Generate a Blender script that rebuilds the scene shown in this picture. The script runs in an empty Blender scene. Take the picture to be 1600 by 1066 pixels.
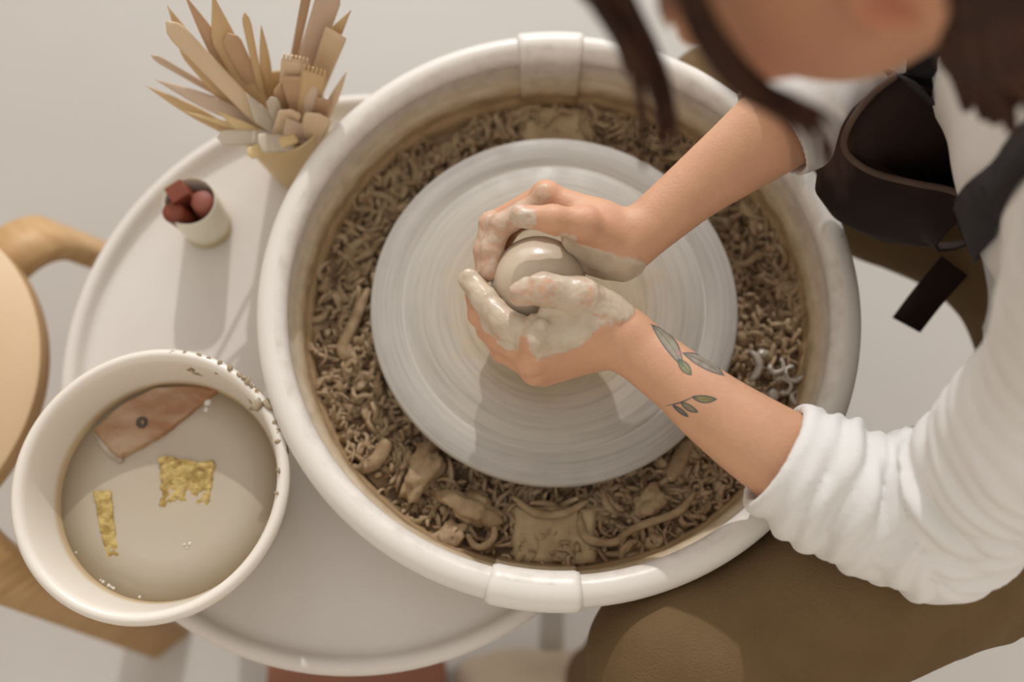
import bpy, bmesh, math, random
import numpy as np
from mathutils import Vector, Matrix

# ------------------------------------------------------------------ camera, light, exposure
scene = bpy.context.scene
CAM_POS = np.array([-.0389, -.2936, 1.3874]); TILT = math.radians(17.0); FPX = 1500.0
cam_data = bpy.data.cameras.new('camera'); cam = bpy.data.objects.new('camera', cam_data)
scene.collection.objects.link(cam); scene.camera = cam
cam.location = CAM_POS; cam.rotation_euler = (TILT, 0, 0)
cam_data.sensor_width = 36.0; cam_data.lens = 36.0 * FPX / 1600.0
cam_data.clip_start = .02
cam_data.dof.use_dof = True; cam_data.dof.focus_distance = .785; cam_data.dof.aperture_fstop = 1.7

world = bpy.data.worlds.new('studio_daylight'); scene.world = world; world.use_nodes = True
bgn = world.node_tree.nodes['Background']
bgn.inputs[0].default_value = (1.0, .955, .895, 1); bgn.inputs[1].default_value = .74

def lamp(name, kind, loc, target, energy, color, **kw):
    d = bpy.data.lights.new(name, kind); d.energy = energy; d.color = color
    for k, v in kw.items(): setattr(d, k, v)
    o = bpy.data.objects.new(name, d); scene.collection.objects.link(o)
    o.location = loc
    o.rotation_euler = (Vector(target) - Vector(loc)).to_track_quat('-Z', 'Y').to_euler()
    return o
SUN_EL = math.radians(31)
lamp('sun', 'SUN', (0, 3 * math.cos(SUN_EL), 3 * math.sin(SUN_EL)), (0, 0, 0), 1.5, (1.0, .985, .975), angle=math.radians(.9))
lamp('added_window_light', 'AREA', (0, 3.02, 1.75), (0, 0, 1.2), 46, (.97, .985, 1.0), shape='RECTANGLE', size=3.9, size_y=2.2)  # area lamp for an unseen window, added to light the room from the north
scene.view_settings.view_transform = 'Standard'; scene.view_settings.look = 'None'
scene.view_settings.gamma = 1.0; scene.view_settings.use_curve_mapping = False
scene.view_settings.exposure = 0.06

# ------------------------------------------------------------------ helpers
rng = np.random.default_rng(7); random.seed(7)
CF = np.array([0, math.sin(TILT), -math.cos(TILT)]); CU = np.array([0, math.cos(TILT), math.sin(TILT)])
def at(px, py, z):
    "world point at height z seen at pixel (px, py) of the 1600x1066 frame"
    r = CF + (px - 800) / FPX * np.array([1., 0, 0]) - (py - 533) / FPX * CU
    return CAM_POS + (z - CAM_POS[2]) / r[2] * r
A = lambda *p: np.array(p, float)
def nrm(v): v = np.asarray(v, float); return v / np.linalg.norm(v)
def lin(r, g, b):
    return tuple((c / 255 / 12.92 if c / 255 < .04045 else ((c / 255 + .055) / 1.055) ** 2.4) for c in (r, g, b))

def link(name, me, m=None, parent=None, label=None, cat=None, group=None, kind=None):
    o = bpy.data.objects.new(name, me); scene.collection.objects.link(o)
    if m is not None and me is not None and len(me.materials) == 0: me.materials.append(m)
    if parent is not None: o.parent = parent
    tag(o, label, cat, group, kind); return o
def tag(o, label=None, cat=None, group=None, kind=None):
    if label: o['label'] = label
    if cat: o['category'] = cat
    if group: o['group'] = group
    if kind: o['kind'] = kind
def empty(name, loc, label, cat, group=None, kind=None):
    o = bpy.data.objects.new(name, None); scene.collection.objects.link(o)
    o.location = loc; o.empty_display_size = .02
    tag(o, label, cat, group, kind); return o
def part(name, me, m, parent, label=None, kind=None):
    "mesh given in world coordinates, kept there under an Empty that stands elsewhere"
    o = link(name, me, m, None, label, None, None, kind)
    o.parent = parent; o.matrix_parent_inverse = Matrix.Translation(parent.location).inverted()
    return o
def mesh_np(name, V, F4, smooth=True, tris=None):
    me = bpy.data.meshes.new(name); V = np.asarray(V, np.float32)
    F4 = np.asarray(F4, np.int32).reshape(-1, 4) if F4 is not None and len(F4) else np.zeros((0, 4), np.int32)
    T = np.asarray(tris, np.int32).reshape(-1, 3) if tris is not None and len(tris) else np.zeros((0, 3), np.int32)
    me.vertices.add(len(V)); me.vertices.foreach_set('co', V.ravel())
    nl = F4.size + T.size; me.loops.add(nl); me.polygons.add(len(F4) + len(T))
    me.loops.foreach_set('vertex_index', np.concatenate([F4.ravel(), T.ravel()]))
    ls = np.concatenate([np.arange(len(F4)) * 4, F4.size + np.arange(len(T)) * 3]).astype(np.int32)
    me.polygons.foreach_set('loop_start', ls)
    me.update(calc_edges=True); me.validate()
    if smooth: me.polygons.foreach_set('use_smooth', np.ones(len(me.polygons), bool))
    return me
def lathe(name, prof, c=(0, 0), n=96, a0=0, a1=2 * math.pi, closed_profile=False, caps=False, flip=False):
    prof = np.array(prof, float); full = abs(a1 - a0 - 2 * math.pi) < 1e-6
    ang = np.linspace(a0, a1, n, endpoint=not full); m = len(prof)
    V = np.stack([c[0] + prof[None, :, 0] * np.cos(ang)[:, None], c[1] + prof[None, :, 0] * np.sin(ang)[:, None],
                  np.repeat(prof[None, :, 1], n, 0)], -1).reshape(-1, 3)
    Q = []
    for i in range(n if full else n - 1):
        j = (i + 1) % n
        for k in range(m if closed_profile else m - 1):
            l = (k + 1) % m
            q = (i * m + k, j * m + k, j * m + l, i * m + l); Q.append(q[::-1] if flip else q)
    me = mesh_np(name, V, Q)
    if caps:
        bm = bmesh.new(); bm.from_mesh(me); bm.verts.ensure_lookup_table()
        bm.faces.new([bm.verts[k] for k in range(m)]); bm.faces.new([bm.verts[(n - 1) * m + k] for k in range(m)][::-1])
        bmesh.ops.recalc_face_normals(bm, faces=bm.faces); bm.to_mesh(me); bm.free()
    return me
def smooth_profile(pts, sub=6):
    pts = np.array(pts, float); out = []
    P = np.vstack([2 * pts[0] - pts[1], pts, 2 * pts[-1] - pts[-2]])
    for i in range(1, len(P) - 2):
        for t in np.linspace(0, 1, sub, endpoint=False):
            p0, p1, p2, p3 = P[i - 1], P[i], P[i + 1], P[i + 2]
            out.append(.5 * (2 * p1 + (p2 - p0) * t + (2 * p0 - 5 * p1 + 4 * p2 - p3) * t * t + (3 * p1 - p0 - 3 * p2 + p3) * t ** 3))
    out.append(pts[-1]); return np.array(out)
def frames(P):
    T = np.gradient(P, axis=0); T /= np.linalg.norm(T, axis=1)[:, None] + 1e-12
    n = np.cross(T[0], [0, 0, 1.]);
    if np.linalg.norm(n) < 1e-3: n = np.cross(T[0], [1., 0, 0])
    N = [nrm(n)]
    for i in range(1, len(P)):
        v = N[-1] - T[i] * (N[-1] @ T[i]); N.append(nrm(v))
    N = np.array(N); return T, N, np.cross(T, N)
def tube(P, r, n=8, cap=True):
    "V, quads, tris of a tube along P with radius r (number, array or (a, b) pair of arrays)"
    P = np.asarray(P, float); T, N, B = frames(P)
    ra, rb = (r if isinstance(r, tuple) else (r, r))
    ra = np.broadcast_to(ra, len(P)); rb = np.broadcast_to(rb, len(P))
    a = np.arange(n) * 2 * math.pi / n
    V = (P[:, None] + ra[:, None, None] * np.cos(a)[None, :, None] * N[:, None] + rb[:, None, None] * np.sin(a)[None, :, None] * B[:, None]).reshape(-1, 3)
    Q = [(i * n + k, i * n + (k + 1) % n, (i + 1) * n + (k + 1) % n, (i + 1) * n + k) for i in range(len(P) - 1) for k in range(n)]
    t = []
    if cap:
        V = np.vstack([V, P[0], P[-1]]); i0 = len(V) - 2; e = (len(P) - 1) * n
        for k in range(n):
            t.append((i0, (k + 1) % n, k)); t.append((i0 + 1, e + k, e + (k + 1) % n))
    return V, Q, t
def tube_mesh(name, P, r, n=8, smooth=True):
    V, Q, t = tube(P, r, n); return mesh_np(name, V, Q, smooth, t)
def merge(parts):
    V, Q, T, o = [], [], [], 0
    for v, q, t in parts:
        V.append(np.asarray(v)); 
        if len(q): Q.append(np.asarray(q) + o)
        if len(t): T.append(np.asarray(t) + o)
        o += len(v)
    return np.vstack(V), (np.vstack(Q) if Q else []), (np.vstack(T) if T else [])
def box_mesh(name, size, bevel=.002, seg=2):
    bm = bmesh.new(); bmesh.ops.create_cube(bm, size=1)
    for v in bm.verts: v.co = Vector((v.co.x * size[0], v.co.y * size[1], v.co.z * size[2]))
    if bevel: bmesh.ops.bevel(bm, geom=bm.edges[:], offset=bevel, segments=seg, affect='EDGES', profile=.6)
    me = bpy.data.meshes.new(name); bm.to_mesh(me); bm.free(); return me

_lat = rng.random((32, 32, 32)).astype(np.float32)
def vnoise(P, freq, seed=0):
    "smooth value noise in -1..1 at points P"
    Q = np.asarray(P, np.float32) * freq + seed * 7.31 + 100
    I = np.floor(Q).astype(np.int32); f = Q - I; f = f * f * (3 - 2 * f); I &= 31; J = (I + 1) & 31
    x0, y0, z0 = I[..., 0], I[..., 1], I[..., 2]; x1, y1, z1 = J[..., 0], J[..., 1], J[..., 2]
    fx, fy, fz = f[..., 0], f[..., 1], f[..., 2]
    c = lambda a, b, t: a + (b - a) * t
    return 2 * c(c(c(_lat[x0, y0, z0], _lat[x1, y0, z0], fx), c(_lat[x0, y1, z0], _lat[x1, y1, z0], fx), fy),
                 c(c(_lat[x0, y0, z1], _lat[x1, y0, z1], fx), c(_lat[x0, y1, z1], _lat[x1, y1, z1], fx), fy), fz) - 1
def sstep(a, b, x): t = np.clip((x - a) / (b - a), 0, 1); return t * t * (3 - 2 * t)

# ---- signed distance modelling: smooth unions of tapered capsules, meshed with surface nets
def d_cap(P, a, b, ra, rb, flat=None):
    ba = b - a; pa = P - a
    t = np.clip((pa @ ba) / (ba @ ba + 1e-12), 0, 1)
    q = pa - t[..., None] * ba
    if flat is not None:
        n, s = flat; q = q + (q @ n)[..., None] * n * (1 / s - 1)
    return np.sqrt((q * q).sum(-1)) - (ra + t * (rb - ra))
def d_ell(P, c, R, rad):
    "ellipsoid at c, rows of R its axes, rad its radii"
    q = (P - c) @ np.asarray(R).T; rad = np.asarray(rad)
    k0 = np.sqrt(((q / rad) ** 2).sum(-1)); k1 = np.sqrt(((q / rad ** 2) ** 2).sum(-1)) + 1e-9
    return k0 * (k0 - 1) / k1
class Field:
    def __init__(s, lo, hi, res):
        s.lo = np.array(lo, np.float32); s.res = res
        s.n = np.ceil((np.array(hi) - s.lo) / res).astype(int) + 1
        s.D = np.full(s.n, .5, np.float32)
    def block(s, lo, hi):
        i0 = np.clip(np.floor((lo - s.lo) / s.res).astype(int), 0, s.n); i1 = np.clip(np.ceil((hi - s.lo) / s.res).astype(int) + 1, 0, s.n)
        sl = tuple(slice(a, b) for a, b in zip(i0, i1))
        g = np.stack(np.meshgrid(*[s.lo[k] + s.res * np.arange(i0[k], i1[k], dtype=np.float32) for k in range(3)], indexing='ij'), -1)
        return sl, g
    def blend(s, sl, d, k, sub=False):
        a = s.D[sl]
        if sub:
            h = np.maximum(k - np.abs(a + d), 0) / max(k, 1e-6); s.D[sl] = np.maximum(a, -d) + h * h * k / 4
        else:
            h = np.maximum(k - np.abs(a - d), 0) / max(k, 1e-6); s.D[sl] = np.minimum(a, d) - h * h * k / 4
    def cap(s, a, b, ra, rb, k=.006, flat=None, sub=False):
        a = np.asarray(a, float); b = np.asarray(b, float); m = max(ra, rb) + k + 3 * s.res
        sl, g = s.block(np.minimum(a, b) - m, np.maximum(a, b) + m)
        if g.size: s.blend(sl, d_cap(g, a, b, ra, rb, flat).astype(np.float32), k, sub)
    def chain(s, pts, rad, k=.006, flat=None):
        for i in range(len(pts) - 1): s.cap(pts[i], pts[i + 1], rad[i], rad[i + 1], k, flat)
    def ell(s, c, rad, R=np.eye(3), k=.006, sub=False):
        c = np.asarray(c, float); m = max(rad) + k + 3 * s.res
        sl, g = s.block(c - m, c + m)
        if g.size: s.blend(sl, d_ell(g, c, R, rad).astype(np.float32), k, sub)
    def near(s, w):
        I = np.nonzero(np.abs(s.D) < w); P = s.lo + s.res * np.stack(I, -1).astype(np.float32); return I, P
    def mesh(s, smooth=1):
        D = s.D; lo = s.lo; S = D < 0
        m = np.zeros(tuple(s.n - 1), np.int8); 
        for dx in (0, 1):
            for dy in (0, 1):
                for dz in (0, 1):
                    m += S[dx:s.n[0] - 1 + dx, dy:s.n[1] - 1 + dy, dz:s.n[2] - 1 + dz]
        I, J, K = np.nonzero((m > 0) & (m < 8)); pos = np.zeros((len(I), 3), np.float32); cnt = np.zeros(len(I), np.float32)
        C = [(x, y, z) for x in (0, 1) for y in (0, 1) for z in (0, 1)]
        for a in C:
            for ax in range(3):
                if a[ax]: continue
                b = list(a); b[ax] = 1
                da = D[I + a[0], J + a[1], K + a[2]]; db = D[I + b[0], J + b[1], K + b[2]]
                cr = (da < 0) != (db < 0); t = np.where(cr, da / np.where(cr, da - db, 1), 0)
                p = np.array(a, np.float32)[None] + t[:, None] * np.eye(3, dtype=np.float32)[ax]
                pos += p * cr[:, None]; cnt += cr
        V = lo + s.res * (np.stack([I, J, K], -1) + pos / cnt[:, None])
        M = np.full(tuple(s.n - 1), -1, np.int32); M[I, J, K] = np.arange(len(I))
        F = []
        for ax in range(3):
            u, v = (ax + 1) % 3, (ax + 2) % 3
            s0 = [slice(None)] * 3; s1 = [slice(None)] * 3; s0[ax] = slice(0, -1); s1[ax] = slice(1, None)
            X = S[tuple(s0)] != S[tuple(s1)]; idx = np.array(np.nonzero(X)).T
            ok = (idx[:, u] > 0) & (idx[:, v] > 0) & (idx[:, u] < s.n[u] - 1) & (idx[:, v] < s.n[v] - 1); idx = idx[ok]
            eu = np.eye(3, dtype=int)[u]; ev = np.eye(3, dtype=int)[v]
            g = lambda q: M[q[:, 0], q[:, 1], q[:, 2]]
            q = np.stack([g(idx - eu - ev), g(idx - ev), g(idx), g(idx - eu)], 1)
            ins = S[idx[:, 0], idx[:, 1], idx[:, 2]]
            q = np.where(ins[:, None], q, q[:, ::-1]); F.append(q[(q >= 0).all(1)])
        F = np.vstack(F)
        E = np.vstack([F[:, [0, 1]], F[:, [1, 2]], F[:, [2, 3]], F[:, [3, 0]]])
        for _ in range(smooth):
            acc = np.zeros_like(V); c = np.bincount(E.ravel(), minlength=len(V)).astype(np.float32)
            for k in range(3):
                acc[:, k] = np.bincount(E[:, 0], V[E[:, 1], k], len(V)) + np.bincount(E[:, 1], V[E[:, 0], k], len(V))
            V = .5 * V + .5 * acc / np.maximum(c, 1)[:, None]
        return V, F

# ---- procedural materials
def mat(name, color, rough=.6, color2=None, nscale=8., bump=0., bscale=60., sss=0., spec=.5, detail=4., stretch=None, coat=0., mixlo=.35, mixhi=.65, metallic=0.):
    m = bpy.data.materials.new(name); m.use_nodes = True; nt = m.node_tree; N = nt.nodes; L = nt.links
    b = N['Principled BSDF']; b.inputs['Roughness'].default_value = rough; b.inputs['Specular IOR Level'].default_value = spec
    b.inputs['Metallic'].default_value = metallic
    b.inputs['Base Color'].default_value = (*color, 1)
    if sss: b.inputs['Subsurface Weight'].default_value = sss; b.inputs['Subsurface Radius'].default_value = (1, .35, .2); b.inputs['Subsurface Scale'].default_value = .006
    if coat: b.inputs['Coat Weight'].default_value = coat; b.inputs['Coat Roughness'].default_value = .12
    tc = N.new('ShaderNodeTexCoord'); src = tc.outputs['Object']
    if stretch:
        mp = N.new('ShaderNodeMapping'); mp.inputs['Scale'].default_value = stretch; L.new(src, mp.inputs[0]); src = mp.outputs[0]
    if color2 is not None:
        n = N.new('ShaderNodeTexNoise'); n.inputs['Scale'].default_value = nscale; n.inputs['Detail'].default_value = detail; L.new(src, n.inputs['Vector'])
        r = N.new('ShaderNodeValToRGB'); r.color_ramp.elements[0].position = mixlo; r.color_ramp.elements[1].position = mixhi
        r.color_ramp.elements[0].color = (*color, 1); r.color_ramp.elements[1].color = (*color2, 1)
        L.new(n.outputs['Fac'], r.inputs[0]); L.new(r.outputs[0], b.inputs['Base Color'])
    if bump:
        n2 = N.new('ShaderNodeTexNoise'); n2.inputs['Scale'].default_value = bscale; n2.inputs['Detail'].default_value = 5; L.new(src, n2.inputs['Vector'])
        bp = N.new('ShaderNodeBump'); bp.inputs['Strength'].default_value = 1.0; bp.inputs['Distance'].default_value = bump
        L.new(n2.outputs['Fac'], bp.inputs['Height']); L.new(bp.outputs[0], b.inputs['Normal'])
    return m
def nodes_of(m): return m.node_tree.nodes, m.node_tree.links, m.node_tree.nodes['Principled BSDF']
def ramp_node(N, stops):
    r = N.new('ShaderNodeValToRGB'); e = r.color_ramp.elements
    while len(e) < len(stops): e.new(.5)
    for x, (p, c) in zip(e, stops): x.position = p; x.color = (*c, 1) if len(c) == 3 else c
    return r
def math_node(N, L, op, a, b=None):
    n = N.new('ShaderNodeMath'); n.operation = op
    for i, v in enumerate((a, b)):
        if v is None: continue
        if isinstance(v, (int, float)): n.inputs[i].default_value = v
        else: L.new(v, n.inputs[i])
    return n.outputs[0]
def mix_node(N, L, fac, a, b):
    n = N.new('ShaderNodeMix'); n.data_type = 'RGBA'
    for i, v in ((0, fac), (6, a), (7, b)):
        if isinstance(v, (int, float)): n.inputs[i].default_value = v
        elif isinstance(v, tuple): n.inputs[i].default_value = (*v, 1)
        else: L.new(v, n.inputs[i])
    return n.outputs[2]
def set_attr(me, name, arr, kind='FLOAT'):
    a = me.attributes.new(name, kind, 'POINT')
    if kind == 'FLOAT': a.data.foreach_set('value', np.asarray(arr, np.float32).ravel())
    else:
        c = np.ones((len(arr), 4), np.float32); c[:, :3] = arr; a.data.foreach_set('color', c.ravel())

# ------------------------------------------------------------------ the setting
FLOOR_M = mat('painted_floor', lin(194, 189, 183), .55, lin(188, 182, 175), 1.2, .0004, 30)
floor_me = box_mesh('floor', (6.24, 6.24, .1), 0)
fl = link('floor', floor_me, FLOOR_M, label='pale off-white painted studio floor', kind='structure'); fl.location = (0, 0, -.05)
WALL_M = mat('white_plaster', lin(222, 213, 201), .8, lin(217, 207, 194), 2, .0006, 40)
def wall(name, size, loc, label):
    o = link(name, box_mesh(name, size, 0), WALL_M, label=label, kind='structure'); o.location = loc; return o
wall('wall_west', (.12, 6.24, 3.2), (-3.06, 0, 1.6), 'plain white studio wall to the west')
wall('wall_east', (.12, 6.24, 3.2), (3.06, 0, 1.6), 'plain white studio wall to the east')
wall('wall_south', (6.0, .12, 3.2), (0, -3.06, 1.6), 'plain white studio wall to the south')
wn = wall('wall_north', (6.0, .12, .62), (0, 3.06, .31), 'white studio wall below the unseen added window')
for nm, sz, lc in (('wall_piece', (1.0, .12, 2.58), (-2.5, 3.06, 1.91)), ('wall_piece', (1.0, .12, 2.58), (2.5, 3.06, 1.91)), ('wall_piece', (4.0, .12, .3), (0, 3.06, 3.05))):
    o = link(nm, box_mesh(nm, sz, 0), WALL_M, wn); o.matrix_parent_inverse = Matrix.Translation(wn.location).inverted(); o.location = lc
win = link('added_window_1', box_mesh('added_window_1', (4.0, .05, .05), .004), WALL_M, label='white frame of the unseen window added to light the studio', kind='structure'); win.location = (0, 3.03, .645)  # unseen window, added so light comes in from the north
for sz, lc in (((4.0, .05, .05), (0, 3.03, 2.875)), ((.05, .05, 2.18), (-1.975, 3.03, 1.76)), ((.05, .05, 2.18), (1.975, 3.03, 1.76))):
    o = link('added_window_frame', box_mesh('added_window_frame', sz, .004), WALL_M, win); o.matrix_parent_inverse = Matrix.Translation(win.location).inverted(); o.location = lc

# ------------------------------------------------------------------ potter's wheel
WH = (0., 0.)                    # axis of the wheel
ZD = .55                         # top of the wheel head
TRAY_C = (-.187, -.031); TRAY_Z = .46; TRAY_R = .299
CREAM = mat('cream_plastic', lin(220, 213, 206), .42, lin(214, 206, 198), 5, 0, spec=.4)
CREAM_DK = mat('cream_plastic_frame', lin(205, 196, 184), .5)
METAL = mat('brushed_steel', lin(120, 118, 115), .35, metallic=1.)
wheel = empty('potters_wheel', (TRAY_C[0], TRAY_C[1], 0), "potter's wheel with grey spinning disc and round cream table top", "potter's wheel")
tr = [(0, TRAY_Z), (.272, TRAY_Z), (.2785, TRAY_Z + .001), (.2815, TRAY_Z + .004), (.2835, TRAY_Z + .010), (.287, TRAY_Z + .0135), (.292, TRAY_Z + .0140),
      (.2965, TRAY_Z + .0115), (TRAY_R, TRAY_Z + .006), (TRAY_R, TRAY_Z - .006), (.2965, TRAY_Z - .016), (.288, TRAY_Z - .021), (.26, TRAY_Z - .022), (0, TRAY_Z - .022)]
part('table_top', lathe('table_top', tr, TRAY_C, 160, flip=True), CREAM, wheel)
part('motor_housing', lathe('motor_housing', [(0, .438), (.15, .438), (.156, .43), (.158, .30), (.15, .285), (0, .285)], (-.06, .0), 64, flip=True), CREAM_DK, wheel)
for a in (20, 100, 165, 205):
    ca, sa = math.cos(math.radians(a)), math.sin(math.radians(a))
    top = A(TRAY_C[0] + .2 * ca, TRAY_C[1] + .2 * sa, .439); bot = A(TRAY_C[0] + .23 * ca, TRAY_C[1] + .23 * sa, 0.0)
    V, Q, t = tube(np.array([top, bot]), .017, 14); part('leg', mesh_np('leg', V, Q, True, t), CREAM_DK, wheel)
part('shaft', lathe('shaft', [(0, .53), (.022, .53), (.022, .45), (0, .45)], WH, 32, flip=True), METAL, wheel)

# wheel head: grooved grey disc with a film of slip
WM = mat('wheel_head_with_slip', lin(170, 163, 154), .42, spec=.45)
N, L, B = nodes_of(WM)
tc = N.new('ShaderNodeTexCoord'); sep = N.new('ShaderNodeSeparateXYZ'); L.new(tc.outputs['Object'], sep.inputs[0])
x2 = math_node(N, L, 'MULTIPLY', sep.outputs[0], sep.outputs[0]); y2 = math_node(N, L, 'MULTIPLY', sep.outputs[1], sep.outputs[1])
rad = math_node(N, L, 'SQRT', math_node(N, L, 'ADD', x2, y2)); ang = math_node(N, L, 'ARCTAN2', sep.outputs[1], sep.outputs[0])
comb = N.new('ShaderNodeCombineXYZ'); L.new(math_node(N, L, 'MULTIPLY', rad, 230), comb.inputs[0])
L.new(math_node(N, L, 'COSINE', ang), comb.inputs[1]); L.new(math_node(N, L, 'SINE', ang), comb.inputs[2])
rn = N.new('ShaderNodeTexNoise'); rn.inputs['Scale'].default_value = 1.; rn.inputs['Detail'].default_value = 6; rn.inputs['Roughness'].default_value = .65; L.new(comb.outputs[0], rn.inputs['Vector'])
cm2 = N.new('ShaderNodeCombineXYZ'); L.new(math_node(N, L, 'MULTIPLY', rad, 40), cm2.inputs[0])
L.new(math_node(N, L, 'MULTIPLY', math_node(N, L, 'COSINE', ang), 7), cm2.inputs[1]); L.new(math_node(N, L, 'MULTIPLY', math_node(N, L, 'SINE', ang), 7), cm2.inputs[2])
sm = N.new('ShaderNodeTexNoise'); sm.inputs['Scale'].default_value = 1.; sm.inputs['Detail'].default_value = 3; L.new(cm2.outputs[0], sm.inputs['Vector'])
radj = math_node(N, L, 'ADD', rad, math_node(N, L, 'MULTIPLY', math_node(N, L, 'SUBTRACT', sm.outputs['Fac'], .5), .035))
rr = math_node(N, L, 'DIVIDE', radj, .17)
film = ramp_node(N, [(.0, lin(182, 163, 132)), (.46, lin(182, 166, 140)), (.62, lin(180, 171, 158)), (.80, lin(176, 170, 161)), (.93, lin(170, 164, 156)), (1., lin(164, 157, 149))])
L.new(rr, film.inputs[0])
streak = ramp_node(N, [(.36, (.80, .80, .80)), (.5, (1, 1, 1)), (.66, (1.13, 1.12, 1.10))]); L.new(rn.outputs['Fac'], streak.inputs[0])
mul = N.new('ShaderNodeMix'); mul.data_type = 'RGBA'; mul.blend_type = 'MULTIPLY'; mul.inputs[0].default_value = .75
L.new(film.outputs[0], mul.inputs[6]); L.new(streak.outputs[0], mul.inputs[7])
line = math_node(N, L, 'SUBTRACT', 1.0, math_node(N, L, 'MINIMUM', 1.0, math_node(N, L, 'MULTIPLY', math_node(N, L, 'ABSOLUTE', math_node(N, L, 'SUBTRACT', rad, .1395)), 900)))
line = math_node(N, L, 'MULTIPLY', line, math_node(N, L, 'MULTIPLY', sm.outputs['Fac'], .9))
L.new(mix_node(N, L, line, mul.outputs[2], lin(212, 206, 196)), B.inputs['Base Color'])
bp = N.new('ShaderNodeBump'); bp.inputs['Distance'].default_value = .0004; bp.inputs['Strength'].default_value = .5
L.new(rn.outputs['Fac'], bp.inputs['Height']); L.new(bp.outputs[0], B.inputs['Normal'])
rgh = ramp_node(N, [(.35, (.42, .42, .42)), (.7, (.62, .62, .62))]); L.new(sm.outputs['Fac'], rgh.inputs[0]); L.new(rgh.outputs[0], B.inputs['Roughness'])
disc = [(0, 0), (.10, 0), (.1380, 0), (.1390, -.0006), (.1400, 0), (.1675, 0), (.1692, -.0008), (.170, -.0025), (.170, -.010), (.1685, -.0125), (.1665, -.014), (.1665, -.018), (.160, -.0195), (.03, -.021), (0, -.021)]
wh = link('wheel_head', lathe('wheel_head', disc, (0, 0), 192, flip=True), WM, wheel, 'grey metal wheel head coated with wet clay slip')
wh.matrix_parent_inverse = Matrix.Translation(wheel.location).inverted(); wh.location = (0, 0, ZD)

# ------------------------------------------------------------------ splash pan
PC = (.003, -.0025); PR = .2575; PZ = .5705; PT = .0135
def pan_mat(name, rimcol, dirt=True):
    m = mat(name, rimcol, .36, spec=.42); N, L, B = nodes_of(m)
    geo = N.new('ShaderNodeNewGeometry'); sp = N.new('ShaderNodeSeparateXYZ'); L.new(geo.outputs['Position'], sp.inputs[0])
    dx = math_node(N, L, 'SUBTRACT', sp.outputs[0], PC[0]); dy = math_node(N, L, 'SUBTRACT', sp.outputs[1], PC[1])
    r = math_node(N, L, 'SQRT', math_node(N, L, 'ADD', math_node(N, L, 'MULTIPLY', dx, dx), math_node(N, L, 'MULTIPLY', dy, dy)))
    an = math_node(N, L, 'ARCTAN2', dy, dx)
    cb = N.new('ShaderNodeCombineXYZ'); L.new(math_node(N, L, 'MULTIPLY', math_node(N, L, 'COSINE', an), 9), cb.inputs[0]); L.new(math_node(N, L, 'MULTIPLY', math_node(N, L, 'SINE', an), 9), cb.inputs[1]); L.new(math_node(N, L, 'MULTIPLY', sp.outputs[2], 120), cb.inputs[2])
    n = N.new('ShaderNodeTexNoise'); n.inputs['Scale'].default_value = 1; n.inputs['Detail'].default_value = 6; n.inputs['Roughness'].default_value = .62; L.new(cb.outputs[0], n.inputs['Vector'])
    h = math_node(N, L, 'ADD', sp.outputs[2], math_node(N, L, 'MULTIPLY', math_node(N, L, 'SUBTRACT', n.outputs['Fac'], .5), .022))
    zz = math_node(N, L, 'DIVIDE', math_node(N, L, 'SUBTRACT', h, .50), .09)
    rp = ramp_node(N, [(.0, lin(146, 122, 90)), (.08, lin(156, 130, 98)), (.18, lin(186, 158, 120)), (.26, lin(146, 120, 90)), (.34, lin(190, 168, 136)), (.46, lin(210, 194, 172)), (.58, lin(222, 212, 197)), (.72, rimcol)])
    L.new(zz, rp.inputs[0])
    inner = N.new('ShaderNodeMath'); inner.operation = 'LESS_THAN'; L.new(r, inner.inputs[0]); L.new(math_node(N, L, 'MINIMUM', .2535, math_node(N, L, 'ADD', math_node(N, L, 'MULTIPLY', math_node(N, L, 'SUBTRACT', sp.outputs[2], .48), .3), .228)), inner.inputs[1])
    fine = N.new('ShaderNodeTexNoise'); fine.inputs['Scale'].default_value = 70; fine.inputs['Detail'].default_value = 5; L.new(geo.outputs['Position'], fine.inputs['Vector'])
    fr = ramp_node(N, [(.3, (.82, .80, .77)), (.55, (1, 1, 1)), (.75, (1.06, 1.06, 1.06))]); L.new(fine.outputs['Fac'], fr.inputs[0])
    mu = N.new('ShaderNodeMix'); mu.data_type = 'RGBA'; mu.blend_type = 'MULTIPLY'; mu.inputs[0].default_value = .8; L.new(rp.outputs[0], mu.inputs[6]); L.new(fr.outputs[0], mu.inputs[7])
    # fine clay specks dried on the lip
    vo = N.new('ShaderNodeTexVoronoi'); vo.inputs['Scale'].default_value = 65; L.new(geo.outputs['Position'], vo.inputs['Vector'])
    big = N.new('ShaderNodeTexNoise'); big.inputs['Scale'].default_value = 9; L.new(geo.outputs['Position'], big.inputs['Vector'])
    sk = math_node(N, L, 'LESS_THAN', vo.outputs['Distance'], math_node(N, L, 'MULTIPLY', math_node(N, L, 'MAXIMUM', math_node(N, L, 'SUBTRACT', big.outputs['Fac'], .56), 0), .9))
    rim = mix_node(N, L, math_node(N, L, 'MULTIPLY', sk, .75), rimcol, lin(120, 106, 90))
    L.new(mix_node(N, L, inner.outputs[0], rim, mu.outputs[2]), B.inputs['Base Color'])
    return m
PAN_M = pan_mat('splash_pan_plastic', lin(223, 217, 209)); CLIP_M = pan_mat('splash_pan_clip_plastic', lin(229, 224, 216))
pan = empty('splash_pan', (PC[0], PC[1], .4605), 'large round white splash pan with rolled rim full of clay scraps', 'splash pan')
def pan_profile(off=0., zlow=None):
    "outer bottom, up the outside, over the rolled rim, down the inside"
    pts = []
    t = np.linspace(-60, 215, 26)
    for a in np.radians(t): pts.append((PR + (PT + off) * math.cos(a), PZ + (PT + off) * math.sin(a)))
    return pts
rim = pan_profile()
outer = [(0.06, .4615), (.205, .4615), (.222, .466), (.232, .476), (.242, .500), (.254, .548)]
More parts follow.
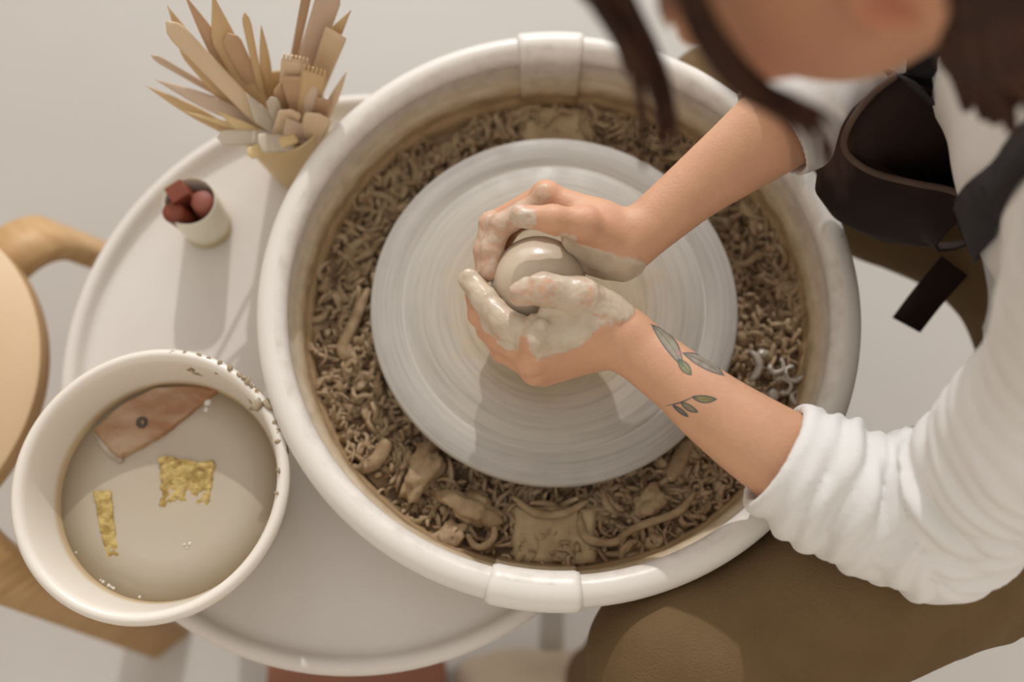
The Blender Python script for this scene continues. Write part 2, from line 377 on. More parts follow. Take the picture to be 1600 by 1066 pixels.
inner = [(.2462, .5605), (.2472, .553), (.2455, .540), (.2425, .5365), (.2405, .534), (.232, .503), (.224, .482), (.21, .472), (.06, .468)]
half = []
for k in (0, 1):
    pr = outer + rim + inner
    me = lathe('pan_half', pr, PC, 90, math.pi * (k - .5), math.pi * (k + .5), closed_profile=True, flip=True)
    part('pan_half', me, PAN_M, pan)
def clip(angle, halfw, label):
    a0, a1 = angle - halfw, angle + halfw
    o_ = [(PR + (PT + .0035) * math.cos(a), PZ + (PT + .0035) * math.sin(a)) for a in np.radians(np.linspace(-50, 190, 20))]
    i_ = [(PR + (PT + .0004) * math.cos(a), PZ + (PT + .0004) * math.sin(a)) for a in np.radians(np.linspace(190, -50, 20))]
    mid = [(.2405, .556), (.2415, .541), (.236, .533), (.229, .505), (.2325, .503), (.2395, .533), (.245, .541), (.2458, .556)]
    prof = o_ + mid + i_
    n = 18; ang = np.linspace(a0, a1, n); P = np.array(prof); cen = P[:20].mean(0)
    V = []
    for i, a in enumerate(ang):
        e = min(i, n - 1 - i); sc = (0.0 if e == 0 else 1.0)
        p = P.copy()
        if e == 0: p[:20] = p[:20] - .0016 * (p[:20] - np.array([PR, PZ])) / np.linalg.norm(p[:20] - np.array([PR, PZ]), axis=1)[:, None]
        V.append(np.stack([PC[0] + p[:, 0] * math.cos(a), PC[1] + p[:, 0] * math.sin(a), p[:, 1]], -1))
    m = len(prof); Q = [(i * m + k, i * m + (k + 1) % m, (i + 1) * m + (k + 1) % m, (i + 1) * m + k) for i in range(n - 1) for k in range(m)]
    me = mesh_np('joining_clip', np.vstack(V), Q, True)
    bm = bmesh.new(); bm.from_mesh(me); bm.verts.ensure_lookup_table()
    for b in (0, (n - 1) * m):
        try: bm.faces.new([bm.verts[b + k] for k in range(m)])
        except ValueError: pass
    bmesh.ops.recalc_face_normals(bm, faces=bm.faces); bm.to_mesh(me); bm.free()
    return part('joining_clip', me, CLIP_M, pan, label)
clip(math.radians(-95.2), .148, 'white plastic clip over the near edge of the rim')
clip(math.radians(91.0), .122, 'white plastic clip over the far edge of the rim')
PLATE_M = mat('clay_caked_plate', lin(158, 134, 102), .8, lin(182, 158, 122), 40, .0006, 160)
for px, py, ry, sx, sy in ((866, 835, .0, .074, .052), (873, 196, .0, .070, .045)):
    c = at(px, py, .512)
    bm = bmesh.new(); bmesh.ops.create_grid(bm, x_segments=22, y_segments=16, size=.5)
    for v in bm.verts:
        p = np.array([v.co.x * sx, v.co.y * sy, 0.]); edge = max(abs(v.co.x), abs(v.co.y))
        v.co = Vector((c[0] + p[0] + .0015 * vnoise(p * 1., 90, 3), c[1] + p[1] + .0015 * vnoise(p, 90, 5), .5125 + .0028 * float(vnoise(p + c, 110, 1)) - (.006 if edge > .495 else 0)))
    ex = bmesh.ops.extrude_face_region(bm, geom=bm.faces[:])
    for v in [g for g in ex['geom'] if isinstance(g, bmesh.types.BMVert)]: v.co.z -= .012
    bmesh.ops.recalc_face_normals(bm, faces=bm.faces)
    me = bpy.data.meshes.new('joint_plate'); bm.to_mesh(me); bm.free(); me.polygons.foreach_set('use_smooth', np.ones(len(me.polygons), bool))
    part('joint_plate', me, PLATE_M, pan, 'flat inner joint caked with tan clay')

# ------------------------------------------------------------------ clay trimmings heaped in the pan
SCRAP_M = mat('damp_clay_scraps', lin(150, 124, 94), .6, lin(178, 153, 122), 45, .0007, 260, spec=.35)
SCRAP_B = mat('dry_clay_scraps', lin(170, 146, 114), .7, lin(142, 116, 86), 60, .0007, 240, spec=.3)
WET_M = mat('wet_clay_scraps', lin(178, 168, 154), .22, lin(160, 147, 130), 60, .0006, 200, spec=.7, coat=.5)
def curl_geo(R, turns, w, th, pitch, seg=13, seed=0):
    r = np.random.default_rng(seed); a = np.linspace(0, turns * 2 * math.pi, seg); g = 1 + .35 * np.linspace(-1, 1, seg) * r.choice([-1, 1])
    P = np.stack([R * g * np.cos(a), R * g * np.sin(a), pitch * np.linspace(-.5, .5, seg)], -1) + r.normal(0, R * .07, (seg, 3))
    T, Nn, Bb = frames(P); out = np.stack([np.cos(a), np.sin(a), 0 * a], -1); up = np.tile(A(0, 0, 1.), (seg, 1))
    tw = np.linspace(r.uniform(-.6, .6), r.uniform(-.6, .6), seg)[:, None]; uu = up * np.cos(tw) + out * np.sin(tw); oo = out * np.cos(tw) - up * np.sin(tw)
    tp = np.clip(np.minimum(np.linspace(0, 1, seg), np.linspace(1, 0, seg)) * 5 + .35, 0, 1)[:, None]
    c = [(.5, -.5), (.62, 0), (.5, .5), (-.5, .5), (-.38, 0), (-.5, -.5)]
    V = np.stack([P + oo * th * x * 1.0 + uu * w * y * tp for x, y in c], 1).reshape(-1, 3); n = len(c)
    Q = [(i * n + k, i * n + (k + 1) % n, (i + 1) * n + (k + 1) % n, (i + 1) * n + k) for i in range(seg - 1) for k in range(n)]
    e = (seg - 1) * n
    Q += [(0, 3, 2, 1), (0, 5, 4, 3), (e, e + 1, e + 2, e + 3), (e, e + 3, e + 4, e + 5)]
    return V - V.mean(0), np.array(Q), []
def noodle_geo(Ln, rad, bend, seg=10, seed=0):
    r = np.random.default_rng(seed); t = np.linspace(-.5, .5, seg); k = bend * r.uniform(.5, 1.3)
    P = np.stack([Ln * t, k * Ln * (t * t * 2 + .3 * r.normal() * t ** 3), .12 * Ln * np.sin(3 * t + r.uniform(0, 6))], -1)
    f = (1 - .55 * np.abs(2 * t) ** 3); V, Q, T = tube(P, (rad * f * 1.2, rad * f * .75), 6); return V - V.mean(0), np.array(Q), np.array(T)
def lump_geo(size, seed=0, sub=1, rough=.3):
    bm = bmesh.new(); bmesh.ops.create_icosphere(bm, subdivisions=sub, radius=1)
    P = np.array([v.co[:] for v in bm.verts]); F = np.array([[v.index for v in f.verts] for f in bm.faces]); bm.free()
    d = 1 + rough * vnoise(P, 1.3, seed) + .5 * rough * vnoise(P, 3.1, seed + 3)
    return P * d[:, None] * np.array(size), [], F
VAR = []
for s in range(8): VAR.append(('curl',) + curl_geo(rng.uniform(.006, .0115), rng.uniform(.4, 1.05), rng.uniform(.0045, .0090), rng.uniform(.0022, .0036), rng.uniform(.001, .007), seed=s))
for s in range(6): VAR.append(('strand',) + noodle_geo(rng.uniform(.020, .044), rng.uniform(.0024, .0042), rng.uniform(.3, 1.0), seed=s + 40))
for s in range(5): VAR.append(('crumb',) + lump_geo(rng.uniform(.0045, .0085, 3) * A(1.2, 1, .6), seed=s + 80))
def rand_rot(tilt=.6):
    a = rng.uniform(0, 2 * math.pi); v = rng.normal(0, tilt, 2)
    return np.array((Matrix.Rotation(v[0], 3, 'X') @ Matrix.Rotation(v[1], 3, 'Y') @ Matrix.Rotation(a, 3, 'Z')))
def heap_z(x, y):
    p = np.stack([np.asarray(x), np.asarray(y), 0 * np.asarray(x)], -1)
    r = np.hypot(np.asarray(x) - PC[0], np.asarray(y) - PC[1])
    return .497 + .0065 * vnoise(p, 26, 2) + .004 * vnoise(p, 60, 4) + .010 * sstep(.20, .238, r)
# soft clay bed under the scraps
rr_ = np.linspace(.045, .2315, 44); aa_ = np.linspace(0, 2 * math.pi, 260, endpoint=False)
Rg, Ag = np.meshgrid(rr_, aa_, indexing='ij'); X = PC[0] + Rg * np.cos(Ag); Y = PC[1] + Rg * np.sin(Ag)
P3 = np.stack([X, Y, 0 * X], -1); Z = heap_z(X, Y) - .0025 + .0016 * vnoise(P3, 180, 6)
nA = len(aa_); V = np.stack([X, Y, Z], -1).reshape(-1, 3)
Q = [(i * nA + k, (i + 1) * nA + k, (i + 1) * nA + (k + 1) % nA, i * nA + (k + 1) % nA) for i in range(len(rr_) - 1) for k in range(nA)]
BED_M = mat('clay_sludge', lin(112, 88, 62), .7, lin(142, 116, 86), 30, .002, 90)
link('clay_sludge', mesh_np('clay_sludge', V, Q), BED_M, label='damp brown clay sludge under the trimmings in the splash pan', cat='clay', kind='stuff')
def ring_point():
    while True:
        r = math.sqrt(rng.uniform(.140 ** 2, .2325 ** 2)); a = rng.uniform(0, 2 * math.pi)
        return PC[0] + r * math.cos(a), PC[1] + r * math.sin(a), r
def place(v, x, y, z, sc, tilt): return v @ rand_rot(tilt).T * sc + A(x, y, z)
parts = {0: [], 1: []}
for i in range(3000):
    kd, v, q, t = VAR[rng.choice(len(VAR), p=np.array([4] * 8 + [3] * 6 + [3.] * 5) / 65)]
    x, y, r = ring_point(); sc = rng.uniform(.5, 1.0)
    parts[int(rng.random() < .35)].append((place(v, x, y, float(heap_z(x, y)) + rng.uniform(-.002, .006), sc, .7), q, t))
for k, m in ((0, SCRAP_M), (1, SCRAP_B)):
    V, Q, T = merge(parts[k])
    link('clay_trimmings', mesh_np('clay_trimmings', V, Q, True, T), m, kind='stuff', cat='clay scraps',
         label=('mass of small damp clay trimmings filling the splash pan', 'mass of small paler dry clay crumbs filling the splash pan')[k])
LB = {'curl': ('clay_curl', 'curled ribbon of trimmed clay', 'clay curl', 'curled clay ribbons in the pan'),
      'strand': ('clay_strand', 'bent strand of trimmed clay', 'clay strand', 'clay strands in the pan'),
      'crumb': ('clay_crumb', 'rounded clay crumb on the heap', 'clay crumb', 'clay crumbs in the pan')}
var_me = [[mesh_np(LB[kd][0], v, q, True, t) for _ in (0, 1)] for kd, v, q, t in VAR]
for mm in var_me:
    mm[0].materials.append(SCRAP_M); mm[1].materials.append(SCRAP_B)
golden = 2.399963
for i in range(270):
    k = rng.choice(len(VAR), p=np.array([5.] * 8 + [3.5] * 6 + [.8] * 5) / 65); kd = VAR[k][0]; nm, lb, ct, gp = LB[kd]
    r = math.sqrt(.168 ** 2 + (.2305 ** 2 - .168 ** 2) * ((i * .61803) % 1)); a = i * golden
    x, y = PC[0] + r * math.cos(a), PC[1] + r * math.sin(a)
    sect = ('between disc and right rim', 'below the far forearm', 'behind the disc near the far clip', 'between disc and far left rim', 'between disc and rim beside the bucket',
            'among the big lumps at the near left', 'in front of the disc near the bottom clip', 'below the tattooed forearm')[int(((math.degrees(a) + 22.5) % 360) // 45)]
    dry = int(rng.random() < .4)
    o = link(nm, var_me[k][dry], None, None, ('pale ' if dry else 'darker ') + lb + ' ' + sect, ct, gp)
    o.location = (x, y, float(heap_z(x, y)) + rng.uniform(.004, .0075)); o.scale = (1,) * 3 if False else (rng.uniform(.85, 1.3),) * 3
    o.rotation_euler = (rng.normal(0, .4), rng.normal(0, .4), rng.uniform(0, 6.28))
# the large pieces one can name
def big_piece(name, V, Q, T, m, label, cat):
    return link(name, mesh_np(name, V, Q, True, T), m, None, label, cat)
def big_lump(px, py, size, rot, label, seed, m=SCRAP_B, z=.512):
    c = at(px, py, z); v, q, t = lump_geo(size, seed, 4, .5); v = v * (1 + .10 * vnoise(v, 320, seed) + .05 * vnoise(v, 800, seed))[:, None]; R = np.array(Matrix.Rotation(rot, 3, 'Z'))
    o = big_piece('clay_lump', v @ R.T, q, t, m, label, 'clay lump'); o.location = c; return o
big_lump(664, 738, (.014, .026, .012), -.5, 'large folded clay lump under the near-left edge of the grey disc', 5)
big_lump(735, 792, (.027, .014, .011), -.35, 'broad smooth clay lump beside the folded lump, nearer the bottom clip', 9)
big_lump(1018, 782, (.017, .013, .006), .3, 'flat pale clay flake between grey disc and near right rim', 12)
big_lump(700, 835, (.014, .011, .007), .6, 'small clay lump between the broad smooth lump and the near rim', 17)
def big_noodle(pts, rad, label, m=SCRAP_B):
    P = smooth_profile(np.array([at(*p) for p in pts]), 8); n = len(P); f = 1 - .6 * np.abs(np.linspace(-1, 1, n)) ** 4
    V, Q, T = tube(P, (rad * f * 1.25, rad * f * .8), 10); V = V + .0007 * vnoise(V, 160, 3)[:, None]
    return big_piece('clay_roll', V, np.array(Q), np.array(T), m, label, 'clay roll')
big_noodle([(553, 738, .510), (585, 722, .514), (600, 700, .516), (606, 688, .514)], .0058, 'thick bent clay roll lying left of the folded lump')
big_noodle([(575, 452, .510), (555, 500, .512), (535, 545, .510), (548, 560, .509)], .0048, 'long pale clay roll left of the grey disc')
big_noodle([(905, 800, .513), (915, 840, .516), (955, 848, .515), (985, 832, .513)], .0032, 'thin looping clay strand right of the near joint plate')
big_noodle([(800, 775, .514), (835, 800, .517), (880, 802, .517), (920, 782, .515)], .0030, 'long thin clay strand arching in front of the grey disc')
big_noodle([(960, 845, .513), (1000, 822, .516), (1060, 800, .515), (1085, 770, .513)], .0030, 'long straight clay strand near the right front of the pan')
big_noodle([(1045, 752, .511), (1063, 715, .514), (1078, 685, .512)], .0060, 'broad clay strip tucked under the disc below the tattooed forearm')
big_noodle([(730, 838, .514), (748, 855, .516), (770, 842, .516), (772, 815, .514)], .0026, 'thin hooked clay strand near the left of the bottom clip')
wet_spots = [(1192, 553, .0065, 0), (1238, 585, .0095, 1), (1213, 575, .0085, 1), (1226, 605, .009, 1), (1208, 618, .0065, 0), (1245, 622, .008, 1), (1180, 572, .008, 2)]
for i, (px, py, sz, kd) in enumerate(wet_spots):
    c = at(px, py, .517)
    if kd == 0: v, q, t = lump_geo((sz, sz * .8, sz * .6), i + 30, 2, .3)
    elif kd == 1: v, q, t = curl_geo(sz * .8, .75, .006, .0035, .002, seed=i + 70)
    else: v, q, t = noodle_geo(.028, .0035, .5, seed=i + 60)
    o = link('wet_clay_curl', mesh_np('wet_clay_curl', v, q, True, t), WET_M, None, ('rounded shiny wet clay lump', 'shiny wet clay curl', 'straight shiny wet clay strand')[kd] + (' in the pale clump by the right rim' if kd < 2 else ' left of the pale clump by the right rim'), 'clay curl', 'shiny wet clay scraps by the right rim')
    o.location = c; o.rotation_euler = (rng.normal(0, .2), rng.normal(0, .2), i * 1.3)

# ------------------------------------------------------------------ bucket of water
BC = A(-.3475, -.1690); BZ0 = TRAY_Z + .0005
BUCK_M = mat('white_bucket_plastic', lin(228, 221, 209), .3, sss=.15, spec=.5)
N, L, Bs = nodes_of(BUCK_M)
geo = N.new('ShaderNodeNewGeometry'); sp = N.new('ShaderNodeSeparateXYZ'); L.new(geo.outputs['Position'], sp.inputs[0])
dx = math_node(N, L, 'SUBTRACT', sp.outputs[0], float(BC[0])); dy = math_node(N, L, 'SUBTRACT', sp.outputs[1], float(BC[1]))
an = math_node(N, L, 'ARCTAN2', dy, dx)
band = math_node(N, L, 'MULTIPLY', math_node(N, L, 'GREATER_THAN', an, .05), math_node(N, L, 'LESS_THAN', an, 1.45))
zb = math_node(N, L, 'GREATER_THAN', sp.outputs[2], .545)
nz = N.new('ShaderNodeTexNoise'); nz.inputs['Scale'].default_value = 36; nz.inputs['Detail'].default_value = 7; nz.inputs['Roughness'].default_value = .6; L.new(geo.outputs['Position'], nz.inputs['Vector'])
sm_ = math_node(N, L, 'MULTIPLY', math_node(N, L, 'GREATER_THAN', nz.outputs['Fac'], .575), math_node(N, L, 'MULTIPLY', band, zb))
tide = ramp_node(N, [(.0, lin(196, 172, 132)), (.5, lin(206, 184, 148)), (1, lin(228, 221, 209))])
L.new(math_node(N, L, 'DIVIDE', math_node(N, L, 'SUBTRACT', sp.outputs[2], .519), .012), tide.inputs[0])
rb_ = math_node(N, L, 'SQRT', math_node(N, L, 'ADD', math_node(N, L, 'MULTIPLY', dx, dx), math_node(N, L, 'MULTIPLY', dy, dy)))
ins_ = math_node(N, L, 'LESS_THAN', rb_, math_node(N, L, 'ADD', math_node(N, L, 'MULTIPLY', math_node(N, L, 'SUBTRACT', sp.outputs[2], .465), .163), .0915))
L.new(mix_node(N, L, sm_, mix_node(N, L, ins_, lin(228, 221, 209), tide.outputs[0]), lin(146, 122, 88)), Bs.inputs['Base Color'])
bucket = empty('bucket', (BC[0], BC[1], BZ0), 'white plastic bucket of cloudy clay water with smeared rim', 'bucket')
bp_ = [(0, BZ0), (.090, BZ0), (.0925, BZ0 + .003), (.1085, .560), (.1165, .561), (.1185, .5645), (.1180, .569), (.1150, .572), (.1115, .572), (.1085, .569), (.1070, .565), (.1045, .550), (.0975, .520), (.0895, BZ0 + .006), (.087, BZ0 + .004), (0, BZ0 + .004)]
part('tub', lathe('tub', bp_, BC, 128, flip=True), BUCK_M, bucket)
WZ = .5195
WATER_M = mat('cloudy_clay_water', lin(198, 183, 161), .10, lin(202, 189, 170), 7, .0003, 14, spec=.5)
nodes_of(WATER_M)[2].inputs['Alpha'].default_value = .82
part('clay_water', lathe('clay_water', [(0, WZ), (.06, WZ), (.0974, WZ), (.0964, WZ - .006), (.0900, BZ0 + .0075), (0, BZ0 + .0075)], BC, 96, flip=True), WATER_M, bucket, 'cloudy beige clay water')
def pix_prism(pts, z0, z1, wob=0.0, shrink=.0):
    top = np.array([at(x, y, z1) for x, y in pts]); bot = top.copy(); c = top.mean(0)
    bot[:, 2] = z0; bot[:, :2] = c[:2] + (bot[:, :2] - c[:2]) * (1 - shrink); return top, bot
def prism_mesh(name, top, bot, bevel=.002, cuts=0, rough=0., freq=200, seed=1):
    bm = bmesh.new(); n = len(top); a = [bm.verts.new(p) for p in top]; b = [bm.verts.new(p) for p in bot]
    bm.faces.new(a); bm.faces.new(b[::-1])
    for i in range(n): bm.faces.new((a[i], b[i], b[(i + 1) % n], a[(i + 1) % n]))
    bmesh.ops.recalc_face_normals(bm, faces=bm.faces)
    if bevel: bmesh.ops.bevel(bm, geom=bm.edges[:], offset=bevel, segments=2, affect='EDGES', profile=.6)
    if cuts:
        bmesh.ops.triangulate(bm, faces=bm.faces[:])
        for _ in range(cuts): bmesh.ops.subdivide_edges(bm, edges=[e for e in bm.edges if e.calc_length() > .0025], cuts=1, use_grid_fill=True)
        bmesh.ops.triangulate(bm, faces=bm.faces[:]); bm.normal_update()
        P = np.array([v.co[:] for v in bm.verts]); d = rough * (vnoise(P, freq, seed) + .5 * vnoise(P, freq * 2.2, seed + 2))
        for v, q in zip(bm.verts, d): v.co += v.normal * float(q)
    me = bpy.data.meshes.new(name); bm.to_mesh(me); bm.free()
    me.polygons.foreach_set('use_smooth', np.ones(len(me.polygons), bool)) if cuts else None
    return me
# wooden rib with a hole, floating
WOODW = mat('wet_scraped_wood', lin(150, 104, 68), .45, lin(178, 150, 120), 60, .0008, 120, stretch=(.35, .7, 1), mixlo=.38, mixhi=.66)
rib_px = [(143, 671), (190, 632), (240, 606), (290, 600), (343, 605), (322, 630), (262, 688), (195, 736), (172, 716)]
top, bot = pix_prism([(147, 670), (190, 632), (240, 606), (290, 601), (340, 605), (312, 628), (250, 678), (186, 712), (172, 702)], WZ - .003, WZ + .0085, shrink=-.10)
top[3:6, 2] -= .0045
me = prism_mesh('wooden_rib', top, bot, .0018, 4, .0006, 240)
rib = empty('wooden_rib', (*at(240, 662, WZ)[:2], WZ - .006), 'worn wooden throwing rib with a round hole in cloudy water', 'wooden rib')
part('rib_board', me, WOODW, rib)
HOLE_SHADE_M = mat('hole_shade', lin(84, 72, 60), .8, lin(58, 48, 40), 90)  # solid dark disc on the board; its colour stands in for the hole's shade
hc = at(222, 660, WZ + .0080)
part('hole', lathe('hole', [(0, hc[2] + .0004), (.0044, hc[2] + .0007), (.0052, hc[2] + .0010), (.0056, hc[2] - .001), (.005, hc[2] - .004), (0, hc[2] - .004)], hc[:2], 32), HOLE_SHADE_M, rib, 'dark disc painted as the shade of the finger hole')
# bevelled clay-coated edge of the rib
eb, ebb = pix_prism([(149, 672), (174, 702), (188, 711), (192, 722), (184, 724), (166, 710), (146, 680)], WZ - .005, WZ + .0035)
part('clay_edge', prism_mesh('clay_edge', eb, ebb, .001, 2, .0004, 300), mat('clay_smear', lin(190, 178, 160), .6, lin(165, 150, 130), 80), rib, 'chipped end crusted with pale clay')
SPONGE = mat('yellow_sponge', lin(200, 174, 110), .9, lin(158, 130, 70), 130, .003, 220, mixlo=.4, mixhi=.62)
top, bot = pix_prism([(247, 717), (262, 713), (300, 722), (334, 720), (330, 760), (322, 796), (290, 790), (262, 808), (246, 800), (250, 760)], WZ - .012, WZ + .0035)
top[5:9, 2] = WZ - .0010; top[4, 2] = top[9, 2] = WZ + .0012
o = link('sponge', prism_mesh('sponge', top, bot, .0015, 4, .0016, 260, 4), SPONGE, None, 'square torn yellow sponge floating in the cloudy water', 'sponge')
top, bot = pix_prism([(145, 767), (172, 766), (177, 820), (186, 884), (168, 888), (155, 830)], WZ - .008, WZ + .003)
top[3:5, 2] = WZ - .001; top[[2, 5], 2] = WZ + .0015
link('sponge', prism_mesh('sponge', top, bot, .001, 4, .0007, 320, 7), SPONGE, None, 'narrow yellow sponge strip floating in the cloudy water', 'sponge')
BUB = mat('water_bubble', lin(214, 206, 194), .08, spec=.8, coat=.6)
for i, (px, py, r) in enumerate([(288, 851, .0014), (296, 850, .0016), (292, 856, .0010), (152, 922, .0016), (158, 934, .0018), (167, 938, .0015), (149, 917, .001), (166, 931, .0012), (215, 944, .0014), (112, 868, .001), (324, 628, .0040), (322, 640, .0025)]):
    v, q, t = lump_geo((r, r, r * .6), i, 2, .05); c = at(px, py, WZ + .0002)
    dd = np.hypot(*(c[:2] - BC)); 
    if dd > .096: c[:2] = BC + (c[:2] - BC) * .095 / dd
    o = link('bubble', mesh_np('bubble', v, q, True, t), BUB, None, ('tiny clear bubble floating on the cloudy bucket water' if r < .0022 else 'large clear bubble at the far tip of the wooden rib' if r > .003 else 'medium bubble just below the large bubble by the rib'), 'bubble', 'bubbles on the bucket water'); o.location = c
# dried clay on the bucket lip and the splash-pan lip
SM_M = mat('drying_clay_smear', lin(166, 150, 124), .7, lin(140, 120, 92), 60, .0006, 200)
sp_i = 0
for px, py, r, z in [(402, 632, .0052, .5725), (422, 628, .0045, .5725), (396, 640, .003, .5725), (408, 573, .0028, .5725), (412, 582, .0022, .5725), (404, 566, .002, .5725), (434, 690, .0022, .572), (433, 735, .0022, .572), (430, 770, .0018, .572), (345, 565, .0022, .572), (360, 574, .0030, .572), (376, 585, .0026, .572), (268, 550, .0020, .571), (288, 552, .0022, .571), (312, 556, .0022, .571), (326, 560, .002, .571), (335, 588, .003, .566), (428, 660, .002, .572)]:
    c = at(px, py, z); d = c[:2] - BC; dn = np.hypot(*d)
    if dn > 1e-6: c[:2] = BC + d / dn * np.clip(dn, .1095, .1165)
    v, q, t = lump_geo((r * 1.3, r * .8, r * .4), sp_i + 5, 2, .6); sp_i += 1
    o = link('clay_smear', mesh_np('clay_smear', v, q, True, t), SM_M, None, {0: 'largest pale clay blob on the bucket rim beside the splash pan', 1: 'second large clay blob on the bucket rim touching the splash pan'}.get(sp_i - 1, 'small blob of drying clay stuck on the bucket rim'), 'clay blob', 'clay blobs on the bucket rim'); o.location = c; o.rotation_euler.z = sp_i

# ------------------------------------------------------------------ small cup with brown blocks
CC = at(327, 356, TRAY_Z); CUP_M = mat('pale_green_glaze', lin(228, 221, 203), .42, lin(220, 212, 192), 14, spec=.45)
N, L, Bs = nodes_of(CUP_M); g_ = N.new('ShaderNodeNewGeometry'); s_ = N.new('ShaderNodeSeparateXYZ'); L.new(g_.outputs['Position'], s_.inputs[0])
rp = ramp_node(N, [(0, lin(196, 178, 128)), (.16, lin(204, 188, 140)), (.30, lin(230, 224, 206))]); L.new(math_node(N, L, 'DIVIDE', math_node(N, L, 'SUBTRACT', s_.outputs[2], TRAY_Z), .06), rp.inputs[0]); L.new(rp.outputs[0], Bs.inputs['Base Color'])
cup = empty('small_cup', CC, 'small pale ceramic cup holding red-brown blocks on the round table', 'cup')
z0 = TRAY_Z + .0004
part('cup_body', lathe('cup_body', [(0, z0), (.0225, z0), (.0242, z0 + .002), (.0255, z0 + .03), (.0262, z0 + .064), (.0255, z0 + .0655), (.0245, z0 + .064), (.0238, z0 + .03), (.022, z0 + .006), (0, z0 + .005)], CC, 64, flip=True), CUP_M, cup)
RED = mat('red_brown_wood', lin(134, 66, 42), .5, lin(112, 48, 32), 18, .0003, 90, stretch=(1, 1, .2))
RED2 = mat('dull_red_wood', lin(142, 78, 62), .6, lin(128, 64, 48), 22, .0003, 90)
ctop = A(CC[0], CC[1], z0 + .065)
o = link('wooden_block', box_mesh('wooden_block', (.0185, .0175, .066), .0008), RED, None, 'square-ended red-brown block sticking up from the small pale cup', 'block')
o.location = A(CC[0] - .0075, CC[1] + .0095, z0 + .046); o.rotation_euler = (math.radians(7), math.radians(-7), math.radians(32))
o = link('round_stamp', lathe('round_stamp', [(0, .031), (.0095, .031), (.0108, .0297), (.0112, .027), (.0105, -.03), (0, -.031)], (0, 0), 40, flip=True), RED2, None, 'round-ended dull red peg in the small pale cup', 'peg')
o.location = A(CC[0] + .0112, CC[1] - .0015, z0 + .0368); o.rotation_euler = (math.radians(-2), math.radians(3), 0)
v = []
pr_ = [(0, .032), (.0060, .0315), (.0095, .029), (.0108, .024), (.0105, -.03), (0, -.031)]
o = link('round_stamp', lathe('round_stamp', smooth_profile(pr_, 4), (0, 0), 40, flip=True), RED, None, 'dome-ended red-brown peg leaning out of the small pale cup', 'peg')
o.location = A(CC[0] - .0100, CC[1] - .0095, z0 + .0392); o.rotation_euler = (math.radians(7), math.radians(-8), 0)

# ------------------------------------------------------------------ cup of wooden modelling tools
TC = A(-.263, .187); TZ = .571
TCUP_M = mat('ochre_wooden_pot', lin(214, 190, 146), .5, lin(202, 174, 126), 10, .0003, 60, stretch=(1, 1, .25))
tcup = empty('tool_pot', (TC[0], TC[1], TRAY_Z), 'tapered ochre pot crammed with wooden modelling tools', 'pot')
part('pot_body', lathe('pot_body', [(0, z0), (.0305, z0), (.0325, z0 + .002), (.0400, z0 + .06), (.0455, TZ - .001), (.0450, TZ), (.0432, TZ - .001), (.038, z0 + .06), (.030, z0 + .006), (0, z0 + .005)], TC, 64, flip=True), TCUP_M, tcup)
WOODS = [mat('tool_wood_%d' % i, lin(*c1), .55, lin(*c2), 26, .0002, 90, stretch=(1, 1, .12)) for i, (c1, c2) in enumerate([
    ((222, 198, 166), (208, 180, 144)), ((212, 182, 138), (196, 162, 116)), ((200, 166, 132), (182, 144, 110)), ((212, 190, 168), (198, 172, 148)), ((220, 196, 146), (206, 178, 124)), ((208, 196, 178), (192, 178, 158)), ((190, 158, 126), (168, 134, 104))])]
def zp(x, y): return (200 + x / 3.23, y / 3.23)
def tool_shape(kind, w, Ln, th):
    "outline half widths along the length from root (0) to tip (1)"
    t = np.linspace(0, 1, 22)
    if kind == 'round': prof = np.where(t < .88, .8 + .2 * t, np.sqrt(np.clip(1 - ((t - .88) / .12) ** 2, 0, 1))); sh = 0 * t
    elif kind == 'point': prof = np.where(t < .55, .75 + .45 * t, np.clip(1 - ((t - .55) / .45) ** 1.6, .02, 1)); sh = 0 * t
    elif kind == 'knife': prof = np.where(t < .74, .75 + .34 * t, np.clip(1 - (t - .74) / .26, .03, 1)); sh = np.where(t < .74, 0, (t - .74) / .26) * .9
    elif kind == 'flat': prof = np.where(t < .96, .7 + .3 * t, .97); sh = 0 * t
    elif kind == 'fan': prof = np.where(t < .5, .5, .5 + .5 * sstep(.5, .95, t)); sh = 0 * t
    elif kind == 'oval': prof = np.where(t < .62, .5, np.sqrt(np.clip(1 - ((t - .81) / .195) ** 2, 0.01, 1))); sh = 0 * t
    else: prof = np.where(t < .7, .45, .45 + .55 * sstep(.7, .85, t)); sh = 0 * t
    prof = np.maximum(prof, .03); V = []
    for ti, p, s in zip(t, prof, sh):
        hw = w / 2 * p; h2 = th / 2 * (1 if ti < .8 else max(.35, 1 - (ti - .8) * 2.6)); x0 = s * w / 2
        V += [(x0 + hw, -h2 * .5, ti * Ln), (x0 + hw, h2 * .5, ti * Ln), (x0 + hw * .7, h2, ti * Ln), (x0 - hw * .7, h2, ti * Ln), (x0 - hw, h2 * .5, ti * Ln), (x0 - hw, -h2 * .5, ti * Ln), (x0 - hw * .7, -h2, ti * Ln), (x0 + hw * .7, -h2, ti * Ln)]
    V = np.array(V); n = 8; Q = [(i * n + k, i * n + (k + 1) % n, (i + 1) * n + (k + 1) % n, (i + 1) * n + k) for i in range(21) for k in range(n)]
    e = 21 * n; Q += [(0, 3, 2, 1), (0, 5, 4, 3), (0, 7, 6, 5), (e, e + 1, e + 2, e + 3), (e, e + 3, e + 4, e + 5), (e, e + 5, e + 6, e + 7)]
    return V, np.array(Q)
